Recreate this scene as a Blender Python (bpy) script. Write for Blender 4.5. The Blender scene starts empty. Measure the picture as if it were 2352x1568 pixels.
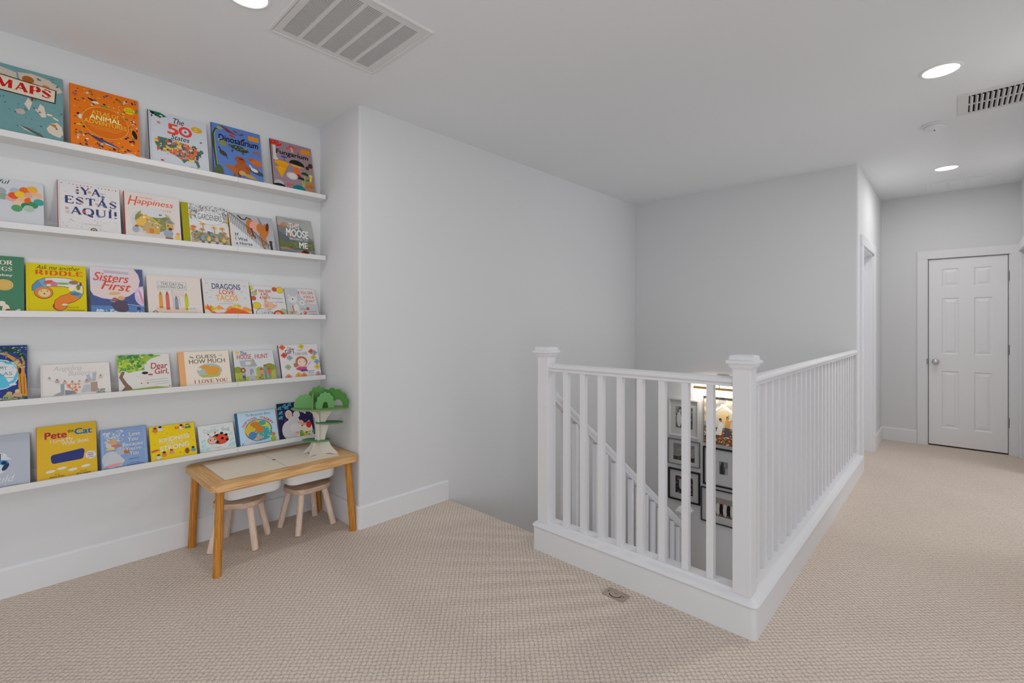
import bpy, math, random
from mathutils import Matrix, Vector
C = bpy.context.scene.collection
PI = math.pi

# ------------------------------------------------------------------ camera
CAM_H = 1.33
cd = bpy.data.cameras.new('camera')
cam = bpy.data.objects.new('camera', cd); C.objects.link(cam)
cd.sensor_fit = 'HORIZONTAL'; cd.sensor_width = 36.0
cd.lens = 1093.7 / 2352 * 36.0
cd.shift_y = -41.2 / 2352
cd.clip_start = 0.05; cd.clip_end = 100
cam.location = (0, 0, CAM_H)
cam.rotation_euler = (PI / 2, 0, 0.7516 - PI / 2)
bpy.context.scene.camera = cam

# ------------------------------------------------------------------ world, exposure
w = bpy.data.worlds.new('world'); bpy.context.scene.world = w
w.use_nodes = True
w.node_tree.nodes['Background'].inputs[0].default_value = (0.86, 0.93, 1.0, 1)
w.node_tree.nodes['Background'].inputs[1].default_value = 1.2
vs = bpy.context.scene.view_settings
vs.view_transform = 'Standard'; vs.look = 'None'; vs.gamma = 1.0
vs.use_curve_mapping = False
vs.exposure = -0.30

def area(name, loc, rot, sx, sy, power, col=(1, 1, 1), shape='RECTANGLE', parent=None):
    l = bpy.data.lights.new(name, 'AREA'); l.shape = shape
    l.size = sx
    if shape in ('RECTANGLE', 'ELLIPSE'): l.size_y = sy
    l.energy = power; l.color = col
    o = bpy.data.objects.new(name, l); C.objects.link(o)
    o.location = loc; o.rotation_euler = rot
    if parent: o.parent = parent
    return o
XW_LIGHT = 2.12
# lamps added at invented windows behind the camera; the side room's is inferred
area('window_daylight', (-1.40, -1.72, 1.0), (PI / 2 + 0.05, 0, 0), 1.6, 1.4, 56, (0.93, 0.97, 1.0))
area('window_daylight', (-2.50, 0.5, 1.55), (PI / 2 + 0.5, 0, -PI / 2), 2.0, 1.5, 3.0, (0.93, 0.97, 1.0))
area('window_daylight', (1.75, -1.72, 1.15), (PI / 2 + 0.2, 0, 0), 1.5, 1.5, 6, (0.94, 0.97, 1.0))
area('window_daylight', (5.15, -2.85, 1.50), (PI / 2 + 0.2, 0, 0), 1.9, 1.5, 29, (0.96, 0.98, 1.0))
area('window_daylight', (XW_LIGHT, 1.2, -1.35), (PI / 2, 0, -PI / 2), 0.8, 1.6, 6, (0.97, 0.98, 1.0))  # added lamp that brightens the stairwell; no source downstairs is known

# ------------------------------------------------------------------ geometry constants (metres)
H = 2.745                 # ceiling
Y_SHELF = 3.379           # wall behind the picture ledges
Y_LONG = 2.824            # long wall along the stairs
X_ALC = 1.575             # end of the alcove
X_BACK = 5.173            # wall across the stairwell
Y_HALL = 0.638            # left wall of the hall
X_END = 6.936             # wall with the six panel door
Y_HR = -0.466             # right wall of the hall
X_STAIR = 2.321           # edge of the top step
LOW = -2.972              # floor below

# ------------------------------------------------------------------ materials
def lin(c):
    c = c / 255.0
    return c / 12.92 if c <= 0.04045 else ((c + 0.055) / 1.055) ** 2.4
GAIN = 1.55
def disp(rgb, g=None):
    g = GAIN if g is None else g
    return tuple(min(0.92, lin(v) * g) for v in rgb) + (1,)
MATS = {}
def mat(name, rgb, rough=0.6, spec=0.3, metal=0.0, g=None, bump=None, coat=0.0):
    if name in MATS: return MATS[name]
    m = bpy.data.materials.new(name); m.use_nodes = True
    nt = m.node_tree; b = nt.nodes['Principled BSDF']
    b.inputs['Base Color'].default_value = disp(rgb, g)
    b.inputs['Roughness'].default_value = rough
    b.inputs['Specular IOR Level'].default_value = spec
    b.inputs['Metallic'].default_value = metal
    if coat: b.inputs['Coat Weight'].default_value = coat
    if bump:
        sc, st = bump
        tc = nt.nodes.new('ShaderNodeTexCoord'); n = nt.nodes.new('ShaderNodeTexNoise')
        n.inputs['Scale'].default_value = sc; n.inputs['Detail'].default_value = 4
        bp = nt.nodes.new('ShaderNodeBump'); bp.inputs['Strength'].default_value = st
        bp.inputs['Distance'].default_value = 0.002
        nt.links.new(tc.outputs['Object'], n.inputs['Vector'])
        nt.links.new(n.outputs['Fac'], bp.inputs['Height'])
        nt.links.new(bp.outputs['Normal'], b.inputs['Normal'])
    MATS[name] = m
    return m
def ink(rgb):
    return mat('ink_%d_%d_%d' % tuple(rgb), rgb, 0.5, 0.15, g=1.34 if max(rgb) - min(rgb) > 45 else None)
WALL = mat('wall_paint', (171, 171.5, 172.5), 0.75, 0.2, g=1.9, bump=(60, 0.08))
CEIL = mat('ceiling_paint', (168, 169.5, 175), 0.85, 0.15, g=2.25, bump=(40, 0.08))
TRIM = mat('white_trim_paint', (175, 175, 177), 0.42, 0.4, g=1.95)
LEDGE = mat('white_ledge_foil', (180, 179, 178), 0.4, 0.35, g=1.8)
DOORM = mat('door_paint', (175, 175, 176), 0.4, 0.35, g=2.1)
CHROME = mat('brushed_metal', (150, 150, 150), 0.25, 0.5, metal=1.0, g=2.0)
HINGE = mat('hinge_metal', (120, 120, 120), 0.35, 0.5, metal=1.0, g=1.6)
BRASS = mat('brass', (178, 140, 86), 0.3, 0.5, metal=1.0, g=1.9)
BLACK = mat('black_frame', (22, 22, 24), 0.4, 0.4)
GREYF = mat('grey_frame', (95, 93, 92), 0.4, 0.4)
WHITEF = mat('white_frame', (182, 182, 182), 0.35, 0.4)
MATBOARD = mat('mat_board', (166, 166, 166), 0.8, 0.2)
DARK = mat('dark_void', (8, 8, 8), 0.9, 0.1)  # near black painted in for shade behind the hall door
PAGES = mat('book_pages', (178, 170, 155), 0.85, 0.2)
TOPW = mat('white_laminate', (195, 183, 170), 0.45, 0.3, g=1.72)
BIN = mat('white_plastic', (180, 183, 190), 0.4, 0.4, g=2.0)
PLY = mat('painted_plywood', (182, 176, 166), 0.6, 0.3)
GREEN = [mat('green_stain_%d' % i, c, 0.6, 0.3) for i, c in enumerate(
    [(78, 122, 62), (92, 138, 84), (64, 112, 48), (104, 128, 84), (80, 118, 84)])]
VENTM = mat('vent_enamel', (168, 168, 168), 0.5, 0.3, g=2.0)
def emis(name, col, s):
    m = bpy.data.materials.new(name); m.use_nodes = True
    nt = m.node_tree; b = nt.nodes['Principled BSDF']
    b.inputs['Base Color'].default_value = (0.8, 0.8, 0.8, 1)
    b.inputs['Emission Color'].default_value = col + (1,)
    b.inputs['Emission Strength'].default_value = s
    return m
GLOW = emis('lamp_diffuser', (1.0, 0.99, 0.96), 1.6)

def wood(name, c1, c2, scale=(14, 1.2, 14), rough=0.5, rot=(0, 0, 0), g=None):
    m = bpy.data.materials.new(name); m.use_nodes = True
    nt = m.node_tree; b = nt.nodes['Principled BSDF']; N = nt.nodes.new; Lk = nt.links.new
    tc = N('ShaderNodeTexCoord'); mp = N('ShaderNodeMapping'); mp.inputs['Scale'].default_value = scale
    mp.inputs['Rotation'].default_value = rot
    n = N('ShaderNodeTexNoise'); n.inputs['Scale'].default_value = 3.0; n.inputs['Detail'].default_value = 5
    n.inputs['Distortion'].default_value = 1.1
    wv = N('ShaderNodeTexWave'); wv.inputs['Scale'].default_value = 1.6; wv.inputs['Distortion'].default_value = 5.0
    wv.inputs['Detail'].default_value = 2.0; wv.inputs['Detail Scale'].default_value = 0.8
    mx = N('ShaderNodeMix'); mx.data_type = 'FLOAT'; mx.inputs[0].default_value = 0.18
    cr = N('ShaderNodeValToRGB')
    cr.color_ramp.elements[0].position = 0.36; cr.color_ramp.elements[0].color = disp(c2, g)
    cr.color_ramp.elements[1].position = 0.62; cr.color_ramp.elements[1].color = disp(c1, g)
    Lk(tc.outputs['Object'], mp.inputs['Vector']); Lk(mp.outputs['Vector'], n.inputs['Vector'])
    Lk(mp.outputs['Vector'], wv.inputs['Vector'])
    Lk(n.outputs['Fac'], mx.inputs[2]); Lk(wv.outputs['Fac'], mx.inputs[3])
    Lk(mx.outputs[0], cr.inputs['Fac']); Lk(cr.outputs['Color'], b.inputs['Base Color'])
    b.inputs['Roughness'].default_value = rough; b.inputs['Specular IOR Level'].default_value = 0.35
    return m
WX = wood('pine_grain_along_x', (196, 158, 110), (174, 130, 80), (0.9, 30, 30))
WY = wood('pine_grain_along_y', (196, 158, 110), (174, 130, 80), (30, 0.9, 30))
WZ = wood('oiled_pine_leg', (184, 128, 56), (146, 88, 26), (34, 34, 1.2))
SEATM = wood('pale_wood_seat', (172, 150, 134), (156, 130, 112), (1.5, 24, 24), 0.6, (0, 0, 0), 2.0)
LEGM = wood('pale_wood_leg', (182, 164, 150), (170, 148, 132), (20, 20, 1.5), 0.6, (0, 0, 0), 2.0)

def carpet():
    m = bpy.data.materials.new('loop_carpet'); m.use_nodes = True
    nt = m.node_tree; b = nt.nodes['Principled BSDF']; N = nt.nodes.new; Lk = nt.links.new
    tc = N('ShaderNodeTexCoord')
    nz = N('ShaderNodeTexNoise'); nz.inputs['Scale'].default_value = 38; nz.inputs['Detail'].default_value = 2
    sub = N('ShaderNodeVectorMath'); sub.operation = 'SUBTRACT'; sub.inputs[1].default_value = (0.5, 0.5, 0.5)
    scl = N('ShaderNodeVectorMath'); scl.operation = 'SCALE'; scl.inputs['Scale'].default_value = 0.020
    add = N('ShaderNodeVectorMath'); add.operation = 'ADD'
    mp = N('ShaderNodeMapping'); mp.inputs['Rotation'].default_value = (0, 0, PI / 4)
    k = PI / 0.0195
    mp.inputs['Scale'].default_value = (k, k, k)
    Lk(tc.outputs['Object'], nz.inputs['Vector']); Lk(nz.outputs['Color'], sub.inputs[0])
    Lk(sub.outputs[0], scl.inputs[0]); Lk(tc.outputs['Object'], add.inputs[0]); Lk(scl.outputs[0], add.inputs[1])
    Lk(add.outputs[0], mp.inputs['Vector'])
    sx = N('ShaderNodeSeparateXYZ'); Lk(mp.outputs['Vector'], sx.inputs[0])
    hs = []
    for i in (0, 1):
        s = N('ShaderNodeMath'); s.operation = 'SINE'; Lk(sx.outputs[i], s.inputs[0])
        a = N('ShaderNodeMath'); a.operation = 'ABSOLUTE'; Lk(s.outputs[0], a.inputs[0]); 
        p = N('ShaderNodeMath'); p.operation = 'POWER'; p.inputs[1].default_value = 0.22; Lk(a.outputs[0], p.inputs[0]); hs.append(p)
    mu = N('ShaderNodeMath'); mu.operation = 'MULTIPLY'; Lk(hs[0].outputs[0], mu.inputs[0]); Lk(hs[1].outputs[0], mu.inputs[1])
    fz = N('ShaderNodeTexNoise'); fz.inputs['Scale'].default_value = 190; fz.inputs['Detail'].default_value = 3
    Lk(tc.outputs['Object'], fz.inputs['Vector'])
    bz = N('ShaderNodeTexNoise'); bz.inputs['Scale'].default_value = 2.2; bz.inputs['Detail'].default_value = 3
    Lk(tc.outputs['Object'], bz.inputs['Vector'])
    ma = N('ShaderNodeMath'); ma.operation = 'MULTIPLY_ADD'; ma.inputs[1].default_value = 1.1
    Lk(fz.outputs['Fac'], ma.inputs[0]); Lk(mu.outputs[0], ma.inputs[2])
    cr = N('ShaderNodeValToRGB')
    cr.color_ramp.elements[0].position = 0.45; cr.color_ramp.elements[0].color = disp((126, 115, 106), 2.0)
    cr.color_ramp.elements[1].position = 1.0; cr.color_ramp.elements[1].color = disp((182, 170, 160), 2.0)
    e = cr.color_ramp.elements.new(0.80); e.color = disp((165, 153, 143), 2.0)
    mh = N('ShaderNodeMath'); mh.operation = 'MULTIPLY'; mh.inputs[1].default_value = 0.58; Lk(ma.outputs[0], mh.inputs[0]); Lk(mh.outputs[0], cr.inputs['Fac'])
    hv = N('ShaderNodeHueSaturation'); mr = N('ShaderNodeMapRange')
    mr.inputs['To Min'].default_value = 0.93; mr.inputs['To Max'].default_value = 1.07
    Lk(bz.outputs['Fac'], mr.inputs['Value']); Lk(mr.outputs['Result'], hv.inputs['Value'])
    Lk(cr.outputs['Color'], hv.inputs['Color']); Lk(hv.outputs['Color'], b.inputs['Base Color'])
    bp = N('ShaderNodeBump'); bp.inputs['Strength'].default_value = 0.22; bp.inputs['Distance'].default_value = 0.004
    Lk(ma.outputs[0], bp.inputs['Height']); Lk(bp.outputs['Normal'], b.inputs['Normal'])
    b.inputs['Roughness'].default_value = 0.95; b.inputs['Specular IOR Level'].default_value = 0.1
    return m
CARPET = carpet()

# ------------------------------------------------------------------ mesh helpers
class MB:
    def __init__(s): s.v = []; s.f = []; s.m = []; s.mats = []
    def mi(s, m):
        if m not in s.mats: s.mats.append(m)
        return s.mats.index(m)
    def add(s, vs, fs, m):
        o = len(s.v); s.v += [tuple(p) for p in vs]
        i = s.mi(m)
        for f in fs: s.f.append(tuple(a + o for a in f)); s.m.append(i)
    def box(s, x0, x1, y0, y1, z0, z1, m):
        vs = [(x, y, z) for z in (z0, z1) for y in (y0, y1) for x in (x0, x1)]
        s.add(vs, [(0, 2, 3, 1), (4, 5, 7, 6), (0, 1, 5, 4), (2, 6, 7, 3), (0, 4, 6, 2), (1, 3, 7, 5)], m)
    def prism(s, poly, a, b, m, axis='z'):
        n = len(poly)
        def P(p, t):
            return {'z': (p[0], p[1], t), 'y': (p[0], t, p[1]), 'x': (t, p[0], p[1])}[axis]
        vs = [P(p, a) for p in poly] + [P(p, b) for p in poly]
        fs = [tuple(range(n))[::-1], tuple(range(n, 2 * n))]
        fs += [(i, (i + 1) % n, (i + 1) % n + n, i + n) for i in range(n)]
        s.add(vs, fs, m)
    def loft(s, loops, m, cap=True):
        n = len(loops[0]); vs = [p for l in loops for p in l]; fs = []
        for k in range(len(loops) - 1):
            for i in range(n):
                j = (i + 1) % n
                fs.append((k * n + i, k * n + j, (k + 1) * n + j, (k + 1) * n + i))
        if cap: fs += [tuple(range(n))[::-1], tuple(range((len(loops) - 1) * n, len(loops) * n))]
        s.add(vs, fs, m)
    def tube(s, p0, p1, r0, r1, m, n=20, rings=1):
        p0 = Vector(p0); p1 = Vector(p1); d = (p1 - p0).normalized()
        a = d.cross(Vector((0.31, 0.9, 0.1))).normalized(); b = d.cross(a)
        L = []
        for k in range(rings + 1):
            t = k / rings; c = p0.lerp(p1, t); r = r0 + (r1 - r0) * t
            L.append([tuple(c + (a * math.cos(q) + b * math.sin(q)) * r) for q in [2 * PI * i / n for i in range(n)]])
        s.loft(L, m)
    def lathe(s, prof, c, m, axis='z', n=40):
        L = []
        for r, h in prof:
            ring = []
            for i in range(n):
                a = 2 * PI * i / n; u, v = r * math.cos(a), r * math.sin(a)
                ring.append({'z': (c[0] + u, c[1] + v, c[2] + h), 'x': (c[0] + h, c[1] + u, c[2] + v), 'y': (c[0] + u, c[1] + h, c[2] + v)}[axis])
            L.append(ring)
        s.loft(L, m)
    def build(s, name, parent=None, bevel=0, smooth=False, loc=None):
        me = bpy.data.meshes.new(name); me.from_pydata(s.v, [], s.f)
        for m in s.mats: me.materials.append(m)
        me.polygons.foreach_set('material_index', s.m)
        me.update()
        import bmesh
        bm = bmesh.new(); bm.from_mesh(me)
        if not getattr(s, 'flat', False): bmesh.ops.recalc_face_normals(bm, faces=bm.faces)
        bm.to_mesh(me); bm.free()
        o = bpy.data.objects.new(name, me); C.objects.link(o)
        if parent: o.parent = parent
        if loc: o.location = loc
        if bevel:
            bv = o.modifiers.new('bevel', 'BEVEL'); bv.width = bevel; bv.segments = 3; bv.limit_method = 'ANGLE'
            bv.angle_limit = math.radians(40); bv.harden_normals = False
        if smooth:
            me.polygons.foreach_set('use_smooth', [True] * len(me.polygons))
            me.set_sharp_from_angle(angle=math.radians(38))
        return o
def empty(name, loc, rz=0, label=None, cat=None, group=None, kind=None):
    o = bpy.data.objects.new(name, None); C.objects.link(o)
    o.empty_display_size = 0.1
    o.location = loc; o.rotation_euler = (0, 0, rz)
    return tag(o, label, cat, group, kind)
def tag(o, label=None, cat=None, group=None, kind=None):
    if label: o['label'] = label
    if cat: o['category'] = cat
    if group: o['group'] = group
    if kind: o['kind'] = kind
    return o
def struct(o): return tag(o, kind='structure')
def rpoly(pts, r, n=6):
    """round the corners of a polygon; r = one radius or a list"""
    out = []; k = len(pts)
    for i, p in enumerate(pts):
        ri = r[i] if isinstance(r, (list, tuple)) else r
        if ri <= 0: out.append(p); continue
        a = Vector(pts[i - 1]) - Vector(p); b = Vector(pts[(i + 1) % k]) - Vector(p)
        a.normalize(); b.normalize()
        ang = a.angle(b); t = ri / math.tan(ang / 2)
        s = Vector(p) + a * t; e = Vector(p) + b * t
        c = Vector(p) + (a + b).normalized() * (ri / math.sin(ang / 2))
        a0 = math.atan2(s.y - c.y, s.x - c.x); a1 = math.atan2(e.y - c.y, e.x - c.x)
        d = (a1 - a0 + PI) % (2 * PI) - PI
        for q in range(n + 1):
            g = a0 + d * q / n; out.append((c.x + ri * math.cos(g), c.y + ri * math.sin(g)))
    return out
# ================================================================== THE ROOM
BASE_D = -3.3
# left wall behind the ledges
b = MB(); b.box(-2.3, X_ALC, Y_SHELF, Y_SHELF + 0.12, -0.28, H, WALL); struct(b.build('wall_left'))
# block that ends the alcove and runs along the stairs (rounded outer corner)
b = MB(); b.prism(rpoly([(X_ALC, Y_SHELF + 0.12), (X_ALC, Y_LONG), (X_BACK + 0.4, Y_LONG), (X_BACK + 0.4, Y_SHELF + 0.12)], [0, 0.018, 0, 0]), BASE_D, H, WALL)
struct(b.build('wall_stairs', smooth=True))
# wall across the stairwell + left wall of the hall, with a doorway
D0, D1, DT = 5.375, 6.165, 2.045
b = MB()
b.prism(rpoly([(X_BACK, Y_LONG), (X_BACK, Y_HALL), (D0, Y_HALL), (D0, Y_LONG)], [0, 0.018, 0, 0]), BASE_D, H, WALL)
b.box(D0, D1, Y_HALL, Y_HALL + 0.12, DT, H, WALL)
b.box(D1, X_END + 0.12, Y_HALL, Y_HALL + 0.12, -0.28, H, WALL)
b.box(D0, D1 + 0.05, Y_HALL + 0.4, Y_HALL + 0.42, -0.28, H, WALL)
struct(b.build('wall_back', smooth=True))
# end wall of the hall with the door opening
DY0, DY1, DZ = -0.385, 0.235, 2.036
b = MB()
b.box(X_END, X_END + 0.12, DY1, Y_HALL, -0.28, H, WALL)
b.box(X_END, X_END + 0.12, Y_HR - 0.12, DY0, -0.28, H, WALL)
b.box(X_END, X_END + 0.12, DY0, DY1, DZ, H, WALL)
struct(b.build('wall_end'))
# right wall of the hall with an opening to a side room
b = MB()
b.box(2.9, 4.05, Y_HR - 0.12, Y_HR, -0.28, H, WALL)
b.box(4.05, 6.15, Y_HR - 0.12, Y_HR, 2.40, H, WALL)
b.box(6.15, 6.30, Y_HR - 0.12, Y_HR, -0.28, H, WALL)
b.box(6.30, 6.84, Y_HR - 0.12, Y_HR, 2.045, H, WALL)
b.box(6.84, X_END, Y_HR - 0.12, Y_HR, -0.28, H, WALL)
b.box(6.28, X_END, Y_HR - 0.30, Y_HR - 0.28, -0.28, H, WALL)
struct(b.build('wall_right'))
# side room
b = MB()
b.box(3.93, 4.05, -2.6, Y_HR - 0.12, -0.28, H, WALL); b.box(6.15, 6.27, -2.6, Y_HR - 0.12, -0.28, H, WALL)
b.box(3.93, 6.27, -2.72, -2.6, -0.28, 0.75, WALL); b.box(3.93, 6.27, -2.72, -2.6, 2.25, H, WALL)
b.box(3.93, 4.2, -2.72, -2.6, 0.75, 2.25, WALL); b.box(6.1, 6.27, -2.72, -2.6, 0.75, 2.25, WALL)
struct(b.build('wall_side_room'))
# unseen walls behind the camera, their windows invented to carry light
def wall_with_window(name, ax, pos, a0, a1, w0, w1, z0, z1, extra=None):
    b = MB()
    for u0, u1, s0, s1 in ((a0, w0, -0.28, H), (w1, a1, -0.28, H), (w0, w1, -0.28, z0), (w0, w1, z1, H)) + tuple(extra or ()):
        if ax == 'y': b.box(u0, u1, pos - 0.12, pos, s0, s1, WALL)
        else: b.box(pos - 0.12, pos, u0, u1, s0, s1, WALL)
    return struct(b.build(name))
wall_with_window('wall_front', 'y', -1.5, -2.3, 1.0, -2.2, -0.6, 0.30, 1.75, [(1.0, 2.5, -0.28, 0.4), (1.0, 2.5, 1.9, H), (2.5, 2.9, -0.28, H)])
wall_with_window('wall_near_left', 'x', -2.3, -1.5, Y_SHELF, -0.5, 1.5, 0.85, 2.35)
b = MB(); b.box(2.9, 3.02, -1.62, Y_HR - 0.12, -0.28, H, WALL); struct(b.build('wall_near_right'))
def unseen_window(n, ax, pos, w0, w1, z0, z1):
    b = MB(); t = 0.05
    def bx(u0, u1, s0, s1, d=0.03):
        if ax == 'y': b.box(u0, u1, pos - 0.06 - d, pos - 0.06 + d, s0, s1, TRIM)
        else: b.box(pos - 0.06 - d, pos - 0.06 + d, u0, u1, s0, s1, TRIM)
    bx(w0, w1, z0, z0 + t); bx(w0, w1, z1 - t, z1); bx(w0, w0 + t, z0 + t, z1 - t); bx(w1 - t, w1, z0 + t, z1 - t)
    mid = (w0 + w1) / 2; bx(mid - 0.02, mid + 0.02, z0 + t, z1 - t, 0.02)
    return struct(b.build('window_%d' % n, bevel=0.003))
unseen_window(1, 'y', -1.5, -2.2, -0.6, 0.30, 1.75); unseen_window(2, 'x', -2.3, -0.5, 1.5, 0.85, 2.35); unseen_window(3, 'y', -2.6, 4.2, 6.1, 0.75, 2.25)  # frames behind the camera are invented; the side room's is inferred

unseen_window(4, 'y', -1.5, 1.0, 2.5, 0.4, 1.9)  # invented opening, added to brighten the railing's right faces
# ceiling
b = MB(); b.box(-2.42, X_END + 0.12, -2.75, Y_SHELF + 0.12, H, H + 0.12, CEIL); struct(b.build('ceiling'))

# upper floor: carpet over a slab with the stair opening cut out
b = MB(); T = -0.28
WELL_Y = 0.70; XW = 2.235
b.box(-2.3, XW, -2.7, Y_SHELF, T, 0, CARPET)
b.box(XW, X_STAIR - 0.03, 1.80, Y_LONG, T, 0, CARPET)
b.box(XW, X_BACK, -2.7, WELL_Y, T, 0, CARPET)
b.box(X_BACK, X_END + 0.12, -2.7, Y_HALL, T, 0, CARPET); b.box(D0, D1, Y_HALL, Y_HALL + 0.4, T, 0, CARPET)
# rounded stair nosing
nos = [(X_STAIR - 0.03, 0), (X_STAIR - 0.012, -0.003), (X_STAIR, -0.014), (X_STAIR, -0.028), (X_STAIR - 0.012, -0.038), (X_STAIR - 0.03, -0.04)]
b.prism(nos, 1.80, Y_LONG, CARPET, axis='y')
struct(b.build('floor'))
b = MB(); b.box(XW - 0.1, X_BACK, 0.5, Y_LONG, LOW - 0.2, LOW, CARPET); struct(b.build('floor_lower'))
# well walls below the floor, opening added for the unseen stairwell lamp
b = MB(); b.box(XW - 0.1, XW, WELL_Y - 0.1, 0.8, LOW, T, WALL); b.box(XW - 0.1, XW, 1.6, Y_LONG, LOW, T, WALL); b.box(XW - 0.1, XW, 0.8, 1.6, -0.55, T, WALL); b.box(XW - 0.1, XW, 0.8, 1.6, LOW, -2.15, WALL); b.box(XW, X_BACK, WELL_Y - 0.1, WELL_Y, LOW, T, WALL)
struct(b.build('wall_well'))

# stairs: upper flight, landing, lower flight
RISE, RUN = 1.486 / 8, 0.2515
b = MB()
def flight(x0, z0, n, sgn, ya, yb):
    pts = [(x0, z0 - RISE)]
    x, z = x0, z0 - RISE
    for i in range(n):
        x2 = x + sgn * RUN
        pts += [(x2 - sgn * 0.0, z), (x2, z - RISE)]
        x, z = x2, z - RISE
    pts += [(x, z - 0.25), (x0, z0 - RISE - 0.25)]
    b.prism(pts, ya, yb, CARPET, axis='y')
    return x, z
xx, zz = flight(X_STAIR - 0.02, 0.0, 7, 1, 1.80, Y_LONG)
LAND = -8 * RISE
b.box(4.06, X_BACK, WELL_Y, Y_LONG, LAND - 0.25, LAND, CARPET)
flight(4.06, LAND, 6, -1, WELL_Y, 1.72)
struct(b.build('stairs'))
# stringer wall under the upper flight's railing
sl = -RISE / RUN
b = MB()
b.prism([(XW, 0.09), (X_STAIR, 0.09), (4.13, 0.09 + (4.13 - X_STAIR) * sl), (4.13, LOW), (XW, LOW)], 1.735, 1.80, WALL, axis='y')
struct(b.build('wall_stringer'))

# baseboards --------------------------------------------------------
def baseboard(name, path, h=0.147, t=0.014, ext=None):
    """path: polyline on the wall face, room on its right side"""
    prof = [(0, 0), (t, 0), (t, h - 0.012), (t - 0.004, h - 0.004), (t - 0.009, h), (0, h)]
    loops = []; n = len(path)
    for i, p in enumerate(path):
        p = Vector(p); d0 = (p - Vector(path[i - 1])).normalized() if i else None
        d1 = (Vector(path[i + 1]) - p).normalized() if i < n - 1 else None
        if d0 is None: d0 = d1
        if d1 is None: d1 = d0
        nr = Vector((d0.y, -d0.x)) + Vector((d1.y, -d1.x)); nr.normalize()
        k = 1 / max(0.3, nr.dot(Vector((d1.y, -d1.x))))
        loops.append([(p.x + nr.x * o * k, p.y + nr.y * o * k, z) for o, z in prof])
    b = MB(); b.loft(loops, TRIM); return struct(b.build(name, smooth=False))
def arc(cx, cy, r, a0, a1, n=6):
    return [(cx + r * math.cos(math.radians(a0 + (a1 - a0) * i / n)), cy + r * math.sin(math.radians(a0 + (a1 - a0) * i / n))) for i in range(n + 1)]
baseboard('baseboard_left', [(-2.3, Y_SHELF), (X_ALC, Y_SHELF), (X_ALC, Y_LONG + 0.018)] + arc(X_ALC + 0.018, Y_LONG + 0.018, 0.018, 180, 270)[1:] + [(X_STAIR - 0.015, Y_LONG)])
baseboard('baseboard_hall', [(X_BACK + 0.01, Y_HALL), (5.285, Y_HALL)], h=0.147, t=0.026)
baseboard('baseboard_hall', [(6.262, Y_HALL), (X_END, Y_HALL), (X_END, 0.325)])
baseboard('baseboard_front', [(2.9, -1.5), (-2.3, -1.5), (-2.3, Y_SHELF - 0.02)])
baseboard('baseboard_right', [(4.05, Y_HR), (2.9, Y_HR), (2.9, -1.485)])
baseboard('baseboard_right', [(6.27, Y_HR), (6.16, Y_HR)])

# ------------------------------------------------------------------ door_1: six panel door at the end of the hall
d1 = struct(empty('door_1', (X_END, 0, 0)))
XD = 0.012         # face of the slab, measured from the wall face
sy0, sy1, sz0, sz1 = DY0 + 0.0085, DY1 - 0.0085, 0.016, DZ - 0.009
b = MB()
ys = [sy0, -0.268, -0.130, -0.016, 0.121, sy1]; zs = [sz0, 0.205, 0.820, 1.000, 1.605, 1.728, 1.922, sz1]
for i in range(5):
    for j in range(7):
        y0, y1, z0, z1 = ys[i], ys[i + 1], zs[j], zs[j + 1]
        if i in (1, 3) and j in (1, 3, 5):
            L = []
            for ins, dx in ((0, 0), (0.010, 0.009), (0.016, 0.010), (0.040, 0.002), (0.042, 0.0015)):
                L.append([(XD + dx, y0 + ins, z0 + ins), (XD + dx, y1 - ins, z0 + ins), (XD + dx, y1 - ins, z1 - ins), (XD + dx, y0 + ins, z1 - ins)])
            fs = [(k * 4 + a, k * 4 + (a + 1) % 4, (k + 1) * 4 + (a + 1) % 4, (k + 1) * 4 + a) for k in range(4) for a in range(4)] + [(16, 17, 18, 19)]
            b.add([p for l in L for p in l], fs, DOORM)
        else:
            b.add([(XD, y0, z0), (XD, y1, z0), (XD, y1, z1), (XD, y0, z1)], [(0, 1, 2, 3)], DOORM)
b.add([(x, y, z) for x in (XD, XD + 0.035) for y in (sy0, sy1) for z in (sz0, sz1)], [(0, 1, 5, 4), (2, 6, 7, 3), (0, 4, 6, 2), (1, 3, 7, 5), (4, 5, 7, 6)], DOORM)
b.flat = True
b.build('door_panel', d1)
b = MB()     # casing: flat boards, side legs to the floor
cw, ct = 0.088, 0.018
b.box(-ct, 0, DY1 + 0.004, DY1 + cw, 0, DZ, TRIM); b.box(-ct, 0, DY0 - 0.079, DY0 - 0.004, 0, DZ, TRIM)
b.box(-ct, 0, DY0 - 0.079, DY1 + cw, DZ, DZ + cw, TRIM)
b.build('casing', d1, bevel=0.002)
b = MB()     # jamb lining inside the opening, black sheet painting the shade behind the slab
b.box(0.0005, 0.11, DY1 - 0.0035, DY1, 0, DZ, TRIM); b.box(0.0005, 0.11, DY0, DY0 + 0.0035, 0, DZ, TRIM); b.box(0.0005, 0.11, DY0, DY1, DZ - 0.0035, DZ, TRIM)
b.build('jamb', d1)
b = MB(); b.box(0.10, 0.112, DY0, DY1, 0, DZ, DARK); tag(b.build('back_panel', d1), 'dark space behind the door')
for z in (1.81, 1.065, 0.325):
    b = MB(); b.tube((0.004, DY0 + 0.001, z - 0.05), (0.004, DY0 + 0.001, z + 0.05), 0.006, 0.006, HINGE, 12)
    b.box(0.002, 0.0125, DY0 - 0.0035, DY0 + 0.010, z - 0.045, z + 0.045, HINGE)
    tag(b.build('hinge', d1, smooth=True), 'grey metal hinge')
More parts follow.
